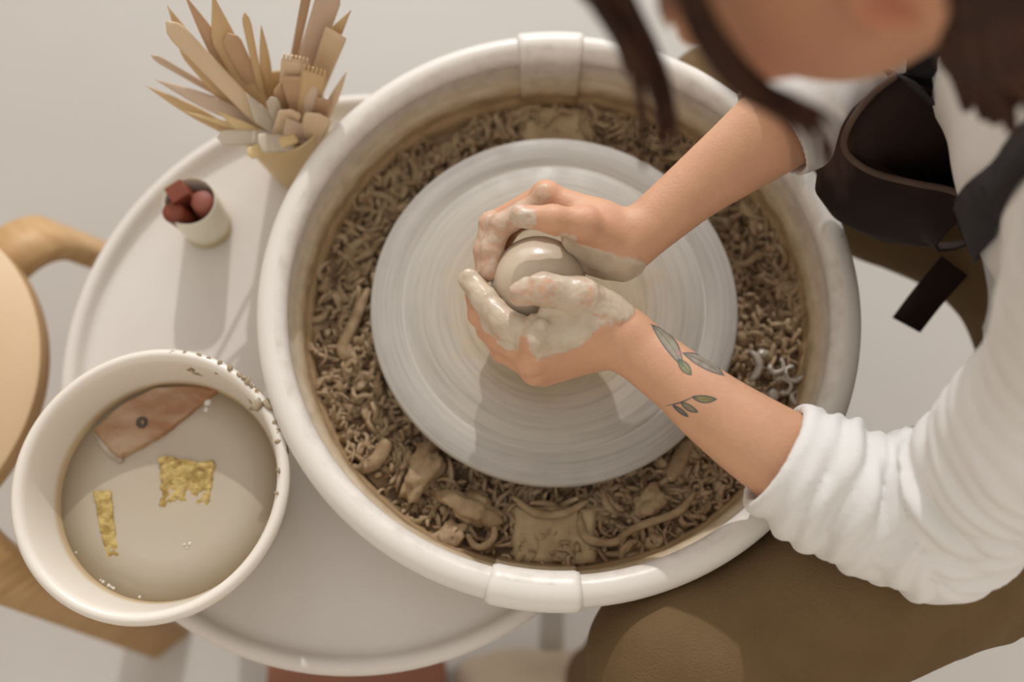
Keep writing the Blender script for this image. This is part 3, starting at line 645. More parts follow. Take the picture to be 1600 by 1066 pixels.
def tool(tip, tz, entry, w, kind, wood, label, roll=0., th=.0032, notch=0, depth=.045):
    T_ = at(*zp(*tip), tz); E_ = at(*zp(*entry), TZ + .004)
    d = nrm(T_ - E_); root = E_ - d * depth
    # keep the root inside the pot
    for _ in range(30):
        rr = np.hypot(*(root[:2] - TC)); lim = .030 + .012 * np.clip((root[2] - z0) / .11, 0, 1) - .006
        if rr > lim: root[:2] = TC + (root[:2] - TC) * lim / rr
        root[2] = max(root[2], z0 + .012); break
    d = nrm(T_ - root); Ln = np.linalg.norm(T_ - root); V, Q = tool_shape(kind, w, Ln, th)
    view = nrm(CAM_POS - T_); xa = nrm(np.cross(d, view)); ya = np.cross(d, xa)
    c, s = math.cos(roll), math.sin(roll); X_ = xa * c + ya * s; Y_ = -xa * s + ya * c
    M = np.stack([X_, Y_, d], 1); o = empty('modelling_tool', root, label, 'tool', 'wooden modelling tools in the ochre pot') if notch else None
    me = mesh_np('modelling_tool', V, Q, False)
    mw = Matrix(np.vstack([np.hstack([M, root[:, None]]), [0, 0, 0, 1]]).tolist())
    if not notch:
        o = link('modelling_tool', me, WOODS[wood], None, label, 'tool', 'wooden modelling tools in the ochre pot'); o.matrix_world = mw; return o
    o.matrix_world = mw; b = link('blade', me, WOODS[wood], o)
    for k in range(notch):
        tb = box_mesh('tooth', (w / notch * .55, th * .9, .006), .0004, 1); q = link('tooth', tb, WOODS[wood], o); q.location = ((k + .5) / notch * w * .95 - w * .475, 0, Ln + .0022)
    return o
mmz = .0002  # metres per zoomed pixel near the tools (about 0.62 mm / 3.23)
TOOLS = [
 ((160, 60), .665, (560, 560), .020, 'knife', 1, 'broad tan spatula with angled end, farthest left of the tall tools', .2),
 ((190, 105), .668, (690, 640), .0175, 'round', 0, 'long pale flat stick with rounded end, in front of the broad tan spatula', 0),
 ((283, -30), .675, (600, 500), .017, 'point', 2, 'tall reddish pointed blade behind the long pale stick', .1),
 ((372, -15), .672, (640, 500), .022, 'knife', 1, 'wide orange-tan knife right of the reddish pointed blade', .0),
 ((505, 168), .645, (655, 480), .017, 'round', 2, 'brown rounded paddle right of the wide orange-tan knife', .0),
 ((588, 60), .662, (675, 480), .0078, 'round', 1, 'thin round-ended stick rising right of the brown paddle', .0),
 ((672, 125), .655, (705, 440), .0105, 'point', 1, 'short thin pointed blade in the middle gap of the tools', .2),
 ((905, -40), .675, (820, 330), .0085, 'flat', 6, 'slim dark upright stick left of the pinkish paddle', .1),
 ((1030, -60), .675, (880, 400), .023, 'round', 3, 'wide pinkish-brown paddle reaching past the top edge', .25),
 ((1095, 30), .665, (940, 420), .014, 'knife', 1, 'tan angled knife tilting right behind the pale wide blade', -.2),
 ((1050, 165), .650, (960, 420), .021, 'flat', 0, 'pale wide square-ended blade at the right of the tall tools', -.15),
 ((112, 275), .640, (380, 440), .0068, 'round', 3, 'slender curved stick pointing left above the pointed blades', 0),
 ((135, 400), .632, (600, 600), .0150, 'point', 3, 'pinkish pointed blade pointing far left', .1),
 ((88, 432), .622, (470, 640), .0115, 'point', 1, 'tan pointed blade, lowest of the far-left points', .0),
 ((275, 560), .600, (640, 690), .0060, 'point', 4, 'thin yellowish stick low on the left of the pot', 0),
 ((440, 585), .604, (660, 680), .0110, 'knife', 4, 'yellow flat tool lying over the left lip of the pot', 0),
 ((845, 305), .632, (810, 560), .0250, 'flat', 0, 'wide comb tool with notched end in the centre of the pot', .0, 7),
 ((940, 365), .626, (900, 600), .0230, 'flat', 1, 'tan comb tool with notched end, right of the wide comb', -.1, 6),
 ((838, 385), .622, (850, 590), .0225, 'fan', 2, 'fan-shaped brown spatula below the two combs', .0),
 ((765, 425), .612, (790, 580), .0140, 'round', 2, 'short brown rounded tool left of the fan-shaped spatula', .3),
 ((945, 440), .612, (890, 610), .0125, 'oval', 3, 'small oval-ended spatula below the tan comb', -.2),
 ((575, 505), .612, (740, 640), .0170, 'knife', 5, 'pale grey flat knife pointing left in front of the long stick', .3),
 ((722, 490), .610, (765, 620), .0125, 'round', 5, 'short pale round-ended stick beside the grey knife', .0),
 ((825, 553), .602, (775, 680), .0220, 'round', 0, 'curved wide pale spatula in the front middle of the pot', .3),
 ((803, 600), .600, (900, 735), .0240, 'point', 3, 'triangular pinkish wooden tip at the front of the pot', .0),
 ((965, 575), .600, (965, 690), .0260, 'round', 0, 'round pale wooden end at the right front of the pot', .1),
 ((1105, 358), .622, (1035, 600), .0095, 'point', 0, 'narrow pointed tool leaning right out of the pot', .2),
 ((450, 695), .596, (700, 700), .0150, 'round', 5, 'pale rounded blade lying left across the pot lip', .35),
 ((660, 725), .598, (800, 740), .0190, 'round', 5, 'broad grey wooden end low at the front of the pot', .3, 0, .01),
 ((600, 780), .592, (880, 775), .0120, 'round', 4, 'yellow flat stick lying lowest along the front lip', .2, 0, .004),
 ((990, 500), .606, (985, 620), .0150, 'flat', 6, 'short dark brown slat beside the narrow pointed tool', .0),
]
for t_ in TOOLS:
    tip, tz, en, w, kd, wd, lb, rl = t_[:8]; tool(tip, tz, en, w, kd, wd, lb, rl, notch=(t_[8] if len(t_) > 8 else 0), depth=(t_[9] if len(t_) > 9 else .045))

# ------------------------------------------------------------------ bentwood stool
SC = A(-.710, -.045); SZ = .45; SR = .192
PLY = mat('birch_veneer', lin(214, 184, 148), .5, lin(204, 172, 134), 5, .0002, 40, stretch=(1, .15, 1))
PLYE = mat('birch_edge', lin(196, 160, 112), .55, lin(180, 140, 92), 14, stretch=(1, 1, 8))
stool = empty('stool', (SC[0], SC[1], 0), 'round birch stool with bentwood legs at the left edge', 'stool')
part('seat', lathe('seat', [(0, SZ), (SR - .002, SZ), (SR, SZ - .002)], SC, 96, flip=True), PLY, stool)
part('seat_edge', lathe('seat_edge', [(SR, SZ - .002), (SR, SZ - .024), (SR - .004, SZ - .027), (0, SZ - .027)], SC, 96, flip=True), PLYE, stool)
for ang_ in (50, 140, 228, -52):
    a = math.radians(ang_); d = A(math.cos(a), math.sin(a), 0); s = A(-math.sin(a), math.cos(a), 0)
    R_ = .05; P = [(.06, SZ - .0375)]; P += [(.19 + R_ * math.sin(u), SZ - .0375 - R_ * (1 - math.cos(u))) for u in np.linspace(0, math.pi / 2 * .93, 9)]
    P += [(P[-1][0] + .085, .0)]
    P = smooth_profile(P[:1] + P[1:], 1); pts = np.array([A(SC[0], SC[1], 0) + d * p[0] + A(0, 0, p[1]) for p in P])
    T_ = np.gradient(pts, axis=0); T_ /= np.linalg.norm(T_, axis=1)[:, None]; Nn = np.cross(np.tile(s, (len(pts), 1)), T_)
    w, h = .029, .010; V = []
    for p, nn in zip(pts, Nn): V += [p + s * w + nn * h, p - s * w + nn * h, p - s * w - nn * h, p + s * w - nn * h]
    n = len(pts); Q = [(i * 4 + k, i * 4 + (k + 1) % 4, i * 4 + 4 + (k + 1) % 4, i * 4 + 4 + k) for i in range(n - 1) for k in range(4)] + [(0, 3, 2, 1), (n * 4 - 4, n * 4 - 3, n * 4 - 2, n * 4 - 1)]
    me = mesh_np('leg', V, Q, False); part('leg', me, PLYE, stool)

# ------------------------------------------------------------------ low wooden box on the floor under the table
BOXW = mat('reddish_brown_wood', lin(150, 98, 72), .5, lin(126, 74, 52), 9, .0003, 50, stretch=(.3, 2, 2))
bx0 = at(558, 1052, .10)
wb = empty('wooden_box', (bx0[0], bx0[1] - .05, 0), 'reddish-brown wooden box on the floor below the near edge of the round table', 'box')
o = part('box_body', box_mesh('box_body', (.215, .12, .098), .006), BOXW, wb); o.location = (bx0[0], bx0[1] - .05, .049)
o = part('lid', box_mesh('lid', (.225, .13, .012), .004), BOXW, wb); o.location = (bx0[0], bx0[1] - .05, .104)

# ------------------------------------------------------------------ the clay being centred
CLX, CLY = -.0165, -.0115
CLAY_M = mat('wet_grey_clay', lin(208, 192, 171), .24, lin(197, 180, 157), 14, .0003, 30, spec=.5, coat=.2, sss=.08)
cp = smooth_profile([(.0, .6665), (.014, .6650), (.027, .6580), (.0362, .6465), (.0402, .6310), (.0400, .6150), (.0380, .600), (.0365, .585), (.0380, .570), (.0410, .560), (.0450, .5535), (.0475, .5504)], 5)
cl = link('clay_mound', lathe('clay_mound', np.vstack([cp, [(.0, .5503)]]) - A(0, ZD), (0, 0), 96, flip=True), CLAY_M, None, 'smooth wet dome of grey clay cupped between the hands', 'clay')
cl.location = (CLX, CLY, ZD)

# ------------------------------------------------------------------ the potter
SKIN = lin(208, 160, 128)
person = empty('person', (.50, .02, 0), 'person in white shirt and dark apron leaning over wheel, hands around clay', 'person')
vw = lambda p: nrm(CAM_POS - p)
def J(*l): return [at(*p[:3]) for p in l], [p[3] for p in l]
def forearm(F, pts, s=.82, k=.012):
    P, r = J(*pts); Pr = smooth_profile(np.c_[np.array(P), r], 5); P, r = list(Pr[:, :3]), list(Pr[:, 3]); n0 = vw(P[len(P) // 2])
    for i in range(len(P) - 1): F.cap(P[i], P[i + 1], r[i], r[i + 1], .004, flat=(n0, s))
    return P, r
def finger(F, pts, k=.0022):
    P, r = J(*pts)
    for i in range(len(P) - 1): F.cap(P[i], P[i + 1], r[i], r[i + 1], k)
    for i in range(1, len(P) - 1): F.ell(P[i], (r[i] * 1.07,) * 3, k=.003)      # joints a little fuller
    return P, r
def palm(F, pairs, k=.012):
    for a, b in pairs:
        P, r = J(a, b); F.cap(P[0], P[1], r[0], r[1], k)
def nail(F, P, r, up):
    d = nrm(P[-1] - P[-2]); n = nrm(up - d * (up @ d)); R = np.stack([d, np.cross(n, d), n]); c = P[-1] - d * r[-1] * .05 + n * r[-1] * .80
    F.ell(c, (r[-1] * .80, r[-1] * .66, r[-1] * .26), R, k=.0006); return c
RES = .00125
# her left hand and forearm (near the viewer's bottom of the frame)
LF = Field((-.105, -.235, .575), (.30, .012, .705), RES)
L_arm = [(972, 528, .641, .0235), (1060, 595, .647, .0250), (1122, 645, .648, .0290), (1211, 706, .648, .0345), (1330, 775, .642, .0400), (1445, 815, .632, .0420)]
forearm(LF, L_arm)
palm(LF, [((975, 520, .645, .0195), (925, 512, .650, .0190)), ((965, 535, .638, .0195), (925, 535, .636, .0190)),
          ((930, 505, .652, .0160), (842, 532, .652, .0138)), ((930, 518, .644, .0165), (834, 556, .640, .0145)),
          ((932, 534, .632, .0165), (838, 574, .624, .0140)), ((935, 548, .622, .0160), (850, 580, .609, .0130)),
          ((935, 492, .652, .0165), (905, 470, .662, .0155))], .011)
L_thumb = [(950, 490, .654, .0165), (908, 466, .669, .0145), (850, 452, .679, .0112), (815, 459, .676, .0098)]
L_index = [(842, 532, .652, .0132), (790, 505, .653, .0104), (757, 468, .648, .0094), (733, 437, .643, .0080)]
L_mid = [(834, 556, .640, .0136), (778, 527, .636, .0104), (750, 492, .632, .0094), (741, 460, .630, .0080)]
L_ring = [(838, 574, .624, .0130), (787, 548, .617, .0098), (762, 515, .614, .0088), (754, 486, .612, .0075)]
L_pink = [(850, 580, .609, .0120), (808, 562, .601, .0086), (788, 534, .599, .0078), (780, 510, .598, .0068)]
finger(LF, L_pink); finger(LF, L_ring); finger(LF, L_mid); fi = finger(LF, L_index); ft = finger(LF, L_thumb, .006)
LF.ell(at(834, 532, .658), (.0120,) * 3, k=.005); LF.ell(at(828, 566, .642), (.0118,) * 3, k=.004); LF.ell(at(836, 582, .627), (.0110,) * 3, k=.004)   # knuckles
nail(LF, *ft, A(-.1, .3, 1))
blobs = [(864, 478, .670, .0042), (873, 484, .668, .0048), (853, 486, .667, .0038), (884, 480, .670, .0036), (832, 500, .663, .0040), (818, 508, .662, .0044), (800, 503, .662, .0034), (785, 522, .652, .0036), (792, 512, .657, .0040), (779, 508, .655, .0030), (835, 515, .666, .0040), (846, 507, .668, .0036), (733, 428, .650, .0030), (905, 445, .681, .0032), (918, 452, .678, .0036), (836, 437, .687, .0030), (822, 441, .684, .0032)]
for x_, y_, z_, r_ in blobs: LF.ell(at(x_, y_, z_), (r_ * 1.2, r_, r_ * .8), k=.0035)
# her right hand and forearm
RF = Field((-.095, -.03, .575), (.30, .20, .765), RES)
R_arm = [(992, 374, .655, .0215), (1085, 296, .668, .0250), (1150, 247, .679, .0300), (1228, 188, .690, .0372), (1300, 135, .697, .0410), (1360, 90, .702, .0430)]
forearm(RF, R_arm)
palm(RF, [((990, 368, .658, .0180), (935, 350, .662, .0170)), ((985, 385, .650, .0180), (930, 365, .650, .0170)),
          ((940, 345, .664, .0150), (858, 312, .664, .0125)), ((940, 348, .654, .0155), (850, 310, .650, .0130)),
          ((940, 352, .642, .0155), (856, 314, .632, .0125)), ((940, 362, .632, .0150), (872, 322, .615, .0115)),
          ((962, 392, .655, .0180), (905, 372, .660, .0140)), ((968, 410, .645, .0150), (925, 405, .640, .0140)),
          ((950, 365, .662, .0150), (912, 352, .675, .0135))], .010)
R_thumb = [(948, 370, .667, .0150), (912, 350, .683, .0132), (864, 343, .693, .0104), (815, 338, .692, .0092)]
R_index = [(858, 312, .664, .0122), (783, 352, .654, .0096), (768, 391, .646, .0086), (765, 426, .641, .0072)]
R_mid = [(850, 310, .650, .0126), (768, 350, .636, .0098), (757, 392, .629, .0088), (757, 428, .625, .0074)]
R_ring = [(856, 314, .632, .0120), (776, 352, .617, .0092), (764, 392, .611, .0082), (764, 424, .608, .0070)]
R_pink = [(872, 322, .615, .0108), (802, 352, .602, .0082), (784, 385, .598, .0074), (780, 412, .597, .0064)]
finger(RF, R_pink); finger(RF, R_ring); finger(RF, R_mid); gi = finger(RF, R_index); gt = finger(RF, R_thumb, .006)
RF.ell(at(852, 304, .668), (.0120,) * 3, k=.006)
nail(RF, *gt, A(-.15, .25, 1))
# slip clinging to the hands: a mask with its own ragged shape, and a real thickness
def slip_mask(P, regs):
    nz_ = .0016 * vnoise(P, 90, 8) + .0010 * vnoise(P, 330, 9); streak = np.clip(.5 + .9 * vnoise(P * A(1, 1, 2.), 210, 11), 0, 1); out = np.zeros(P.shape[:-1], np.float32)
    for reg in regs:
        chain, grow = reg[:2]; w = reg[2] if len(reg) > 2 else .97; d = np.full(P.shape[:-1], 1., np.float32)
        Q, r = J(*chain)
        for i in range(len(Q) - 1): d = np.minimum(d, d_cap(P, Q[i], Q[i + 1], r[i] + grow, r[i + 1] + grow))
        m = 1 - sstep(-.0007, .0007, d + nz_)
        out = np.maximum(out, m * (w if w > .9 else w * (.55 + .75 * streak)))
    return np.clip(out, 0, 1)
L_slip = [([(x_, y_, z_, r_), (x_ + 1, y_, z_, r_)], .001) for x_, y_, z_, r_ in blobs] + [([(955, 478, .660, .016)] + L_thumb[1:3], .0030), (L_thumb[2:], .003, .72), ([(938, 494, .656, .016), (848, 526, .660, .0135)], .0034), (L_index, .0034), ([(885, 492, .668, .018), (850, 510, .664, .014)], .002), ([(800, 528, .648, .009), (768, 500, .642, .008)], .002)]
R_slip = [([(975, 418, .650, .015), (925, 402, .655, .0165), (885, 384, .664, .012)], .003), ([(826, 341, .697, .0070), (806, 337, .694, .0095)], .0005, .9), ([(868, 352, .690, .006), (890, 364, .684, .007)], .0015), ([(815, 335, .660, .008), (783, 352, .656, .0090), (769, 391, .648, .0088), (765, 430, .641, .0078)], .0026, .62), ([(765, 350, .640, .0095), (757, 392, .632, .0088), (757, 430, .626, .008)], .0026, .6), ([(848, 304, .676, .006), (815, 328, .668, .005)], .002, .5)]
for F, regs in ((LF, L_slip), (RF, R_slip)):
    I, P = F.near(.005); m = slip_mask(P, regs)
    F.D[I] -= np.clip(m * 1.6 - .6, .15 * m, 1) * (.0008 + .0011 * np.clip(vnoise(P, 110, 3) + .3, 0, 1) + .0004 * vnoise(P, 380, 5))
def leaf_d(p, a, b, w, bend=0.):
    a = A(*a); b = A(*b); ba = b - a; Ln = np.linalg.norm(ba); u = ba / Ln; n = A(-u[1], u[0])
    t = (p - a) @ u / Ln; v = (p - a) @ n - bend * 4 * t * (1 - t)
    prof = w * np.sin(np.pi * np.clip(t, 0, 1)) ** .8
    return np.where((t > -.03) & (t < 1.03), np.abs(v) - prof, 9.), v
def project(P):
    q = P - CAM_POS; d = q @ CF; return np.stack([800 + FPX * q[:, 0] / d, 533 - FPX * (q @ CU) / d], -1)
def arm_mesh(F, regs, tattoo=False):
    V, Q = F.mesh(2)
    if tattoo:
        me = mesh_np('tmp', V, Q); bm = bmesh.new(); bm.from_mesh(me); bpy.data.meshes.remove(me)
        px = project(V); zone = (px[:, 0] > 1008) & (px[:, 0] < 1140) & (px[:, 1] > 495) & (px[:, 1] < 662) & (V[:, 2] > .640)
        bm.verts.ensure_lookup_table()
        ed = [e for e in bm.edges if zone[e.verts[0].index] and zone[e.verts[1].index]]
        bmesh.ops.subdivide_edges(bm, edges=ed, cuts=3, use_grid_fill=True)
        bmesh.ops.triangulate(bm, faces=bm.faces[:]); bm.verts.index_update()
        V = np.array([v.co[:] for v in bm.verts]); T = np.array([[v.index for v in f.verts] for f in bm.faces]); Q = []; bm.free()
    else: T = []
    m = slip_mask(V, regs); px = project(V)
    pink = np.zeros(len(V)); 
    for ch in (R_thumb, R_index, R_mid, L_thumb, L_index, L_mid, L_ring):
        C, r = J(*ch)
        for c, w in ((C[0], .6), (C[1], .8), (C[-1], 1.)): pink = np.maximum(pink, w * np.exp(-((V - c) ** 2).sum(1) / .013 ** 2))
    col = A(*SKIN)[None] * (1 + .05 * vnoise(V, 60, 1)[:, None] + .05 * vnoise(V, 22, 6)[:, None] * A(.6, 1, 1.1) + .025 * vnoise(V, 240, 2)[:, None]) ; col = col * (1 - pink[:, None] * .55) + A(*lin(206, 136, 118)) * pink[:, None] * .55
    if tattoo:
        up = V[:, 2] > .637
        ink = A(*lin(62, 76, 80)); out = np.full(len(V), 9.); 
        fills = [((1019, 508), (1066, 572), 9.5, -5, lin(126, 138, 122)), ((1060, 562), (1080, 586), 6.5, 0, lin(122, 136, 98)), ((1068, 552), (1130, 586), 8.5, -3, lin(140, 146, 138)),
                 ((1082, 621), (1119, 624), 5.2, 1.5, lin(134, 132, 72)), ((1064, 629), (1090, 644), 4.0, 1, lin(150, 142, 104)), ((1052, 634), (1075, 651), 2.8, 0, lin(120, 116, 96))]
        for a, b, w, bd, c in fills:
            d, v = leaf_d(px, a, b, w, bd); f = (sstep(.6, -.6, d) * .78 * up)[:, None]
            sh = (.85 + .3 * np.clip(vnoise(np.c_[px / 8, 0 * px[:, 0]], 1, 4), -1, 1))[:, None]
            col = col * (1 - f) + A(*c) * f * sh + (1 - sh) * 0
            wv = sstep(1.9, .5, np.abs(d)) * up * (.95 if w < 6 else .75); col = col * (1 - wv[:, None]) + ink * wv[:, None]
            mid = sstep(1.0, .3, np.abs(v)) * (d < -1) * up * .6; col = col * (1 - mid[:, None]) + ink * mid[:, None]
        for a, b, bd in (((1040, 634), (1086, 618), 3.),):
            d, v = leaf_d(px, a, b, .9, bd); f = sstep(.8, -.4, d) * up; col = col * (1 - f[:, None]) + ink * f[:, None]
        # pink bud inside the upper leaves
        f = np.exp(-((px - A(1060, 552)) ** 2).sum(1) / 16.) * up * .6; col = col * (1 - f[:, None]) + A(*lin(196, 130, 128)) * f[:, None]
    return V, Q, T, np.clip(col, 0, 1), m

# head, neck and trunk (the trunk is under the clothes)
HC = A(.112, .040, 1.030); hf = nrm(A(-.66, -.02, -.75)); hu = nrm(A(-.75, .10, .66)); hu = nrm(hu - hf * (hu @ hf)); hl = np.cross(hu, hf)   # facing, up, her left
if hl[1] > 0: hl = -hl
HM = np.stack([hf, hl, hu])
def H(f, l, u): return HC + hf * f + hl * l + hu * u
NECK = A(.335, .075, .925); CHEST = A(.420, .055, .800); WAIST = A(.500, .035, .640); PELV = A(.540, .02, .525)
SHL = A(.325, -.105, .885); SHR = A(.405, .235, .870)
ELL = at(1462, 815, .632); ELR = at(1352, 96, .702)
HF = Field((-.02, -.20, .44), (.70, .35, 1.16), .0038)
HF.ell(H(-.015, 0, .030), (.098, .074, .088), HM, .0)                      # skull
HF.ell(H(.028, 0, -.045), (.066, .056, .075), HM, .03)                     # face and jaw
HF.ell(H(.060, 0, -.098), (.022, .022, .018), HM, .02)                     # chin
for s in (-1, 1):
    HF.ell(H(.060, s * .040, -.028), (.024, .022, .022), HM, .02)          # cheekbones
    HF.ell(H(.088, s * .031, .002), (.014, .016, .012), HM, .008, True)    # eye sockets
    HF.ell(H(.074, s * .031, .000), (.0135, .0145, .0125), HM, .003)       # closed lids
    HF.ell(H(.084, s * .030, .020), (.008, .022, .006), HM, .008)          # brow ridge
    R_ = np.stack([nrm(hf * .95 - hu * .1), hl, hu]); e = H(-.012, s * .0745, -.012)
    HF.ell(e, (.019, .008, .032), HM, .004); HF.ell(e + hl * s * .007 + hf * .003, (.010, .006, .018), HM, .002, True)   # ears
HF.cap(H(.094, 0, .000), H(.112, 0, -.036), .007, .012, .008); HF.ell(H(.104, .010, -.040), (.009, .008, .007), HM, .005); HF.ell(H(.104, -.010, -.040), (.009, .008, .007), HM, .005)
HF.ell(H(.094, 0, -.064), (.009, .022, .005), HM, .004); HF.ell(H(.092, 0, -.074), (.009, .020, .006), HM, .004)
HF.cap(H(-.045, 0, -.060), NECK, .052, .058, .03)
HF.cap(NECK, CHEST, .06, .10, .05); HF.cap(CHEST + A(0, .05, 0), WAIST, .10, .10, .05); HF.cap(CHEST - A(0, .05, 0), WAIST, .10, .10, .05); HF.cap(WAIST, PELV, .10, .12, .05)
HF.cap(NECK, SHL, .05, .045, .04); HF.cap(NECK, SHR, .05, .045, .04); HF.cap(SHL, ELL, .044, .036, .02); HF.cap(SHR, ELR, .044, .036, .02)
Vh, Qh = HF.mesh(1)
loc = (Vh - HC) @ HM.T
colh = np.tile(A(*lin(196, 144, 112)), (len(Vh), 1)) * (1 + .04 * vnoise(Vh, 40, 2)[:, None])
def paint(c, mask): 
    global colh
    colh = colh * (1 - mask[:, None]) + A(*c) * mask[:, None]
g = lambda c, r: np.exp(-(((loc - A(*c)) / A(*r)) ** 2).sum(1))
for s in (-1, 1):
    paint(lin(196, 112, 92), .6 * g((.06, s * .045, -.035), (.03, .025, .025))); paint(lin(60, 38, 28), .9 * g((.092, s * .030, .024), (.02, .018, .004)))
    paint(lin(52, 32, 26), .9 * g((.088, s * .031, -.009), (.02, .015, .0035))); paint(lin(170, 88, 66), .8 * g((-.010, s * .080, -.010), (.012, .010, .016)))
paint(lin(176, 92, 84), .9 * g((.098, 0, -.069), (.02, .020, .008)))
Vl, Ql, Tl, Cl, Ml = arm_mesh(LF, L_slip, True)
Vr, Qr, Tr, Cr, Mr = arm_mesh(RF, R_slip)
V, Q, T = merge([(Vh, Qh, []), (Vl, Ql, Tl), (Vr, Qr, Tr)])
body_me = mesh_np('body', V, Q, True, T)
set_attr(body_me, 'skin', np.vstack([colh, Cl, Cr]), 'FLOAT_COLOR'); set_attr(body_me, 'slip', np.concatenate([np.zeros(len(Vh)), Ml, Mr]))
BODY_M = mat('skin_with_slip', SKIN, .5, bump=.00035, bscale=380, sss=.16, spec=.4)
N, L, Bs = nodes_of(BODY_M); Bs.inputs['Subsurface Scale'].default_value = .004
a1 = N.new('ShaderNodeAttribute'); a1.attribute_name = 'skin'; a2 = N.new('ShaderNodeAttribute'); a2.attribute_name = 'slip'
gp = N.new('ShaderNodeNewGeometry'); nz = N.new('ShaderNodeTexNoise'); nz.inputs['Scale'].default_value = 55; nz.inputs['Detail'].default_value = 5; L.new(gp.outputs['Position'], nz.inputs['Vector'])
cr = ramp_node(N, [(.3, lin(192, 173, 151)), (.55, lin(205, 189, 168)), (.8, lin(214, 201, 185))]); L.new(nz.outputs['Fac'], cr.inputs[0])
L.new(mix_node(N, L, a2.outputs['Fac'], a1.outputs['Color'], cr.outputs[0]), Bs.inputs['Base Color'])
rg = math_node(N, L, 'SUBTRACT', .50, math_node(N, L, 'MULTIPLY', a2.outputs['Fac'], .24)); L.new(rg, Bs.inputs['Roughness'])
part('body', body_me, BODY_M, person, 'bare forearms and hands wet with grey slip, leaf tattoos on one forearm')

# shirt
def path_st(P, pts):
    "arc length and angle of points P along a polyline"
    pts = np.array(pts); best = np.full(len(P), 9.); S = np.zeros(len(P)); TH = np.zeros(len(P)); s0 = 0
    for i in range(len(pts) - 1):
        a, b = pts[i], pts[i + 1]; ba = b - a; Ln = np.linalg.norm(ba); u = ba / Ln
        t = np.clip((P - a) @ u / Ln, 0, 1); q = P - a - t[:, None] * ba; d = np.linalg.norm(q, axis=1); ok = d < best
        n = nrm(np.cross(u, A(0, 0, 1))); w = np.cross(n, u); best = np.where(ok, d, best); S = np.where(ok, s0 + t * Ln, S); TH = np.where(ok, np.arctan2(q @ w, q @ n), TH); s0 += Ln
    return S, TH, best
SF = Field((.10, -.32, .50), (.70, .36, 1.00), .0028)
L_sl, L_sr = J((1210, 712, .648, .0415), (1250, 735, .646, .0455), (1300, 762, .643, .0475), (1375, 795, .638, .0505), (1462, 815, .634, .0560)); L_sl.append(A(.312, -.165, .760)); L_sr.append(.058); L_sl.append(SHL); L_sr.append(.063)
R_sl, R_sr = J((1206, 206, .688, .0425), (1262, 164, .694, .0460), (1352, 96, .702, .0520)); R_sl.append(SHR); R_sr.append(.062)
for pts, rr in ((L_sl, L_sr), (R_sl, R_sr)):
    for i in range(len(pts) - 1): SF.cap(pts[i], pts[i + 1], rr[i], rr[i + 1], .02 if i else .006)
SF.cap(SHL, SHR, .070, .070, .05); SF.cap(NECK + A(.02, 0, -.02), CHEST, .072, .115, .05)
for dy in (-.055, .055): SF.cap(CHEST + A(-.016, dy, 0), WAIST + A(0, dy * .8, 0), .126, .112, .05); SF.cap(WAIST + A(0, dy * .8, 0), PELV + A(0, dy, .02), .108, .125, .05)
I, P = SF.near(.012); S, TH, dd = path_st(P, L_sl); nearL = dd < .085
ph = S / .0185 + .35 * np.sin(TH + .6) + .55 * vnoise(P, 22, 3); ph2 = S / .041 + .9 * np.sin(TH - .8) + .8 * vnoise(P, 14, 6)
w1 = np.abs(np.sin(np.pi * ph)); w2 = np.abs(np.sin(np.pi * ph2))
amp = (.45 + .55 * np.clip(vnoise(P, 18, 9) + .4, 0, 1)) * sstep(.006, .022, S) * (1 - .75 * sstep(.20, .30, S)); elb = np.exp(-((S - .155) / .05) ** 2)
disp = np.where(nearL, amp * (.0080 * (w1 - .62) + (.0060 + .0075 * elb) * (w2 - .62)), 0) + np.where(nearL, .0016 * np.exp(-((S - .004) / .004) ** 2), 0)
S, TH, dd = path_st(P, R_sl); nearR = dd < .08; ph = S / .03 + .7 * np.sin(TH) + .6 * vnoise(P, 16, 2); w = 1 - np.abs(np.sin(np.pi * ph))
disp = disp + np.where(nearR, .003 * sstep(.015, .05, S) * (w ** 1.5 - .4), 0)
disp = disp + np.where(~nearL & ~nearR, .006 * vnoise(P, 11, 5) + .003 * vnoise(P, 26, 1), 0)
SF.D[I] -= disp.astype(np.float32)
for pts, rr, d_in in ((L_sl, L_sr, .020), (R_sl, R_sr, .018)):       # the hollow of each cuff
    u = nrm(pts[0] - pts[1]); SF.cap(pts[0] - u * .0, pts[0] + u * .07, rr[0] - .0028, rr[0] + .01, .001, sub=True); SF.cap(pts[0] - u * d_in, pts[0], rr[0] - .004, rr[0] - .0028, .001, sub=True)
    c = pts[0] + u * (.001 + .06); R0 = .06   # trim anything past the cuff line
    sl, gq = SF.block(pts[0] - .06, pts[0] + .06); pl = ((gq - (pts[0] + u * .001)) @ u).astype(np.float32)
    near_axis = np.linalg.norm((gq - pts[0]) - ((gq - pts[0]) @ u)[..., None] * u, axis=-1) < .056
    SF.D[sl] = np.where(near_axis & (pl > -.012), np.maximum(SF.D[sl], pl), SF.D[sl])
SF.ell(NECK + A(-.03, 0, .035), (.062, .058, .055), k=.004, sub=True)
V, Q = SF.mesh(2)
SHIRT_M = mat('white_jersey', lin(233, 231, 229), .85, lin(228, 226, 223), 12, .00025, 500, spec=.2)
part('shirt', mesh_np('shirt', V, Q), SHIRT_M, person, 'white long-sleeved shirt with sleeves pushed up')

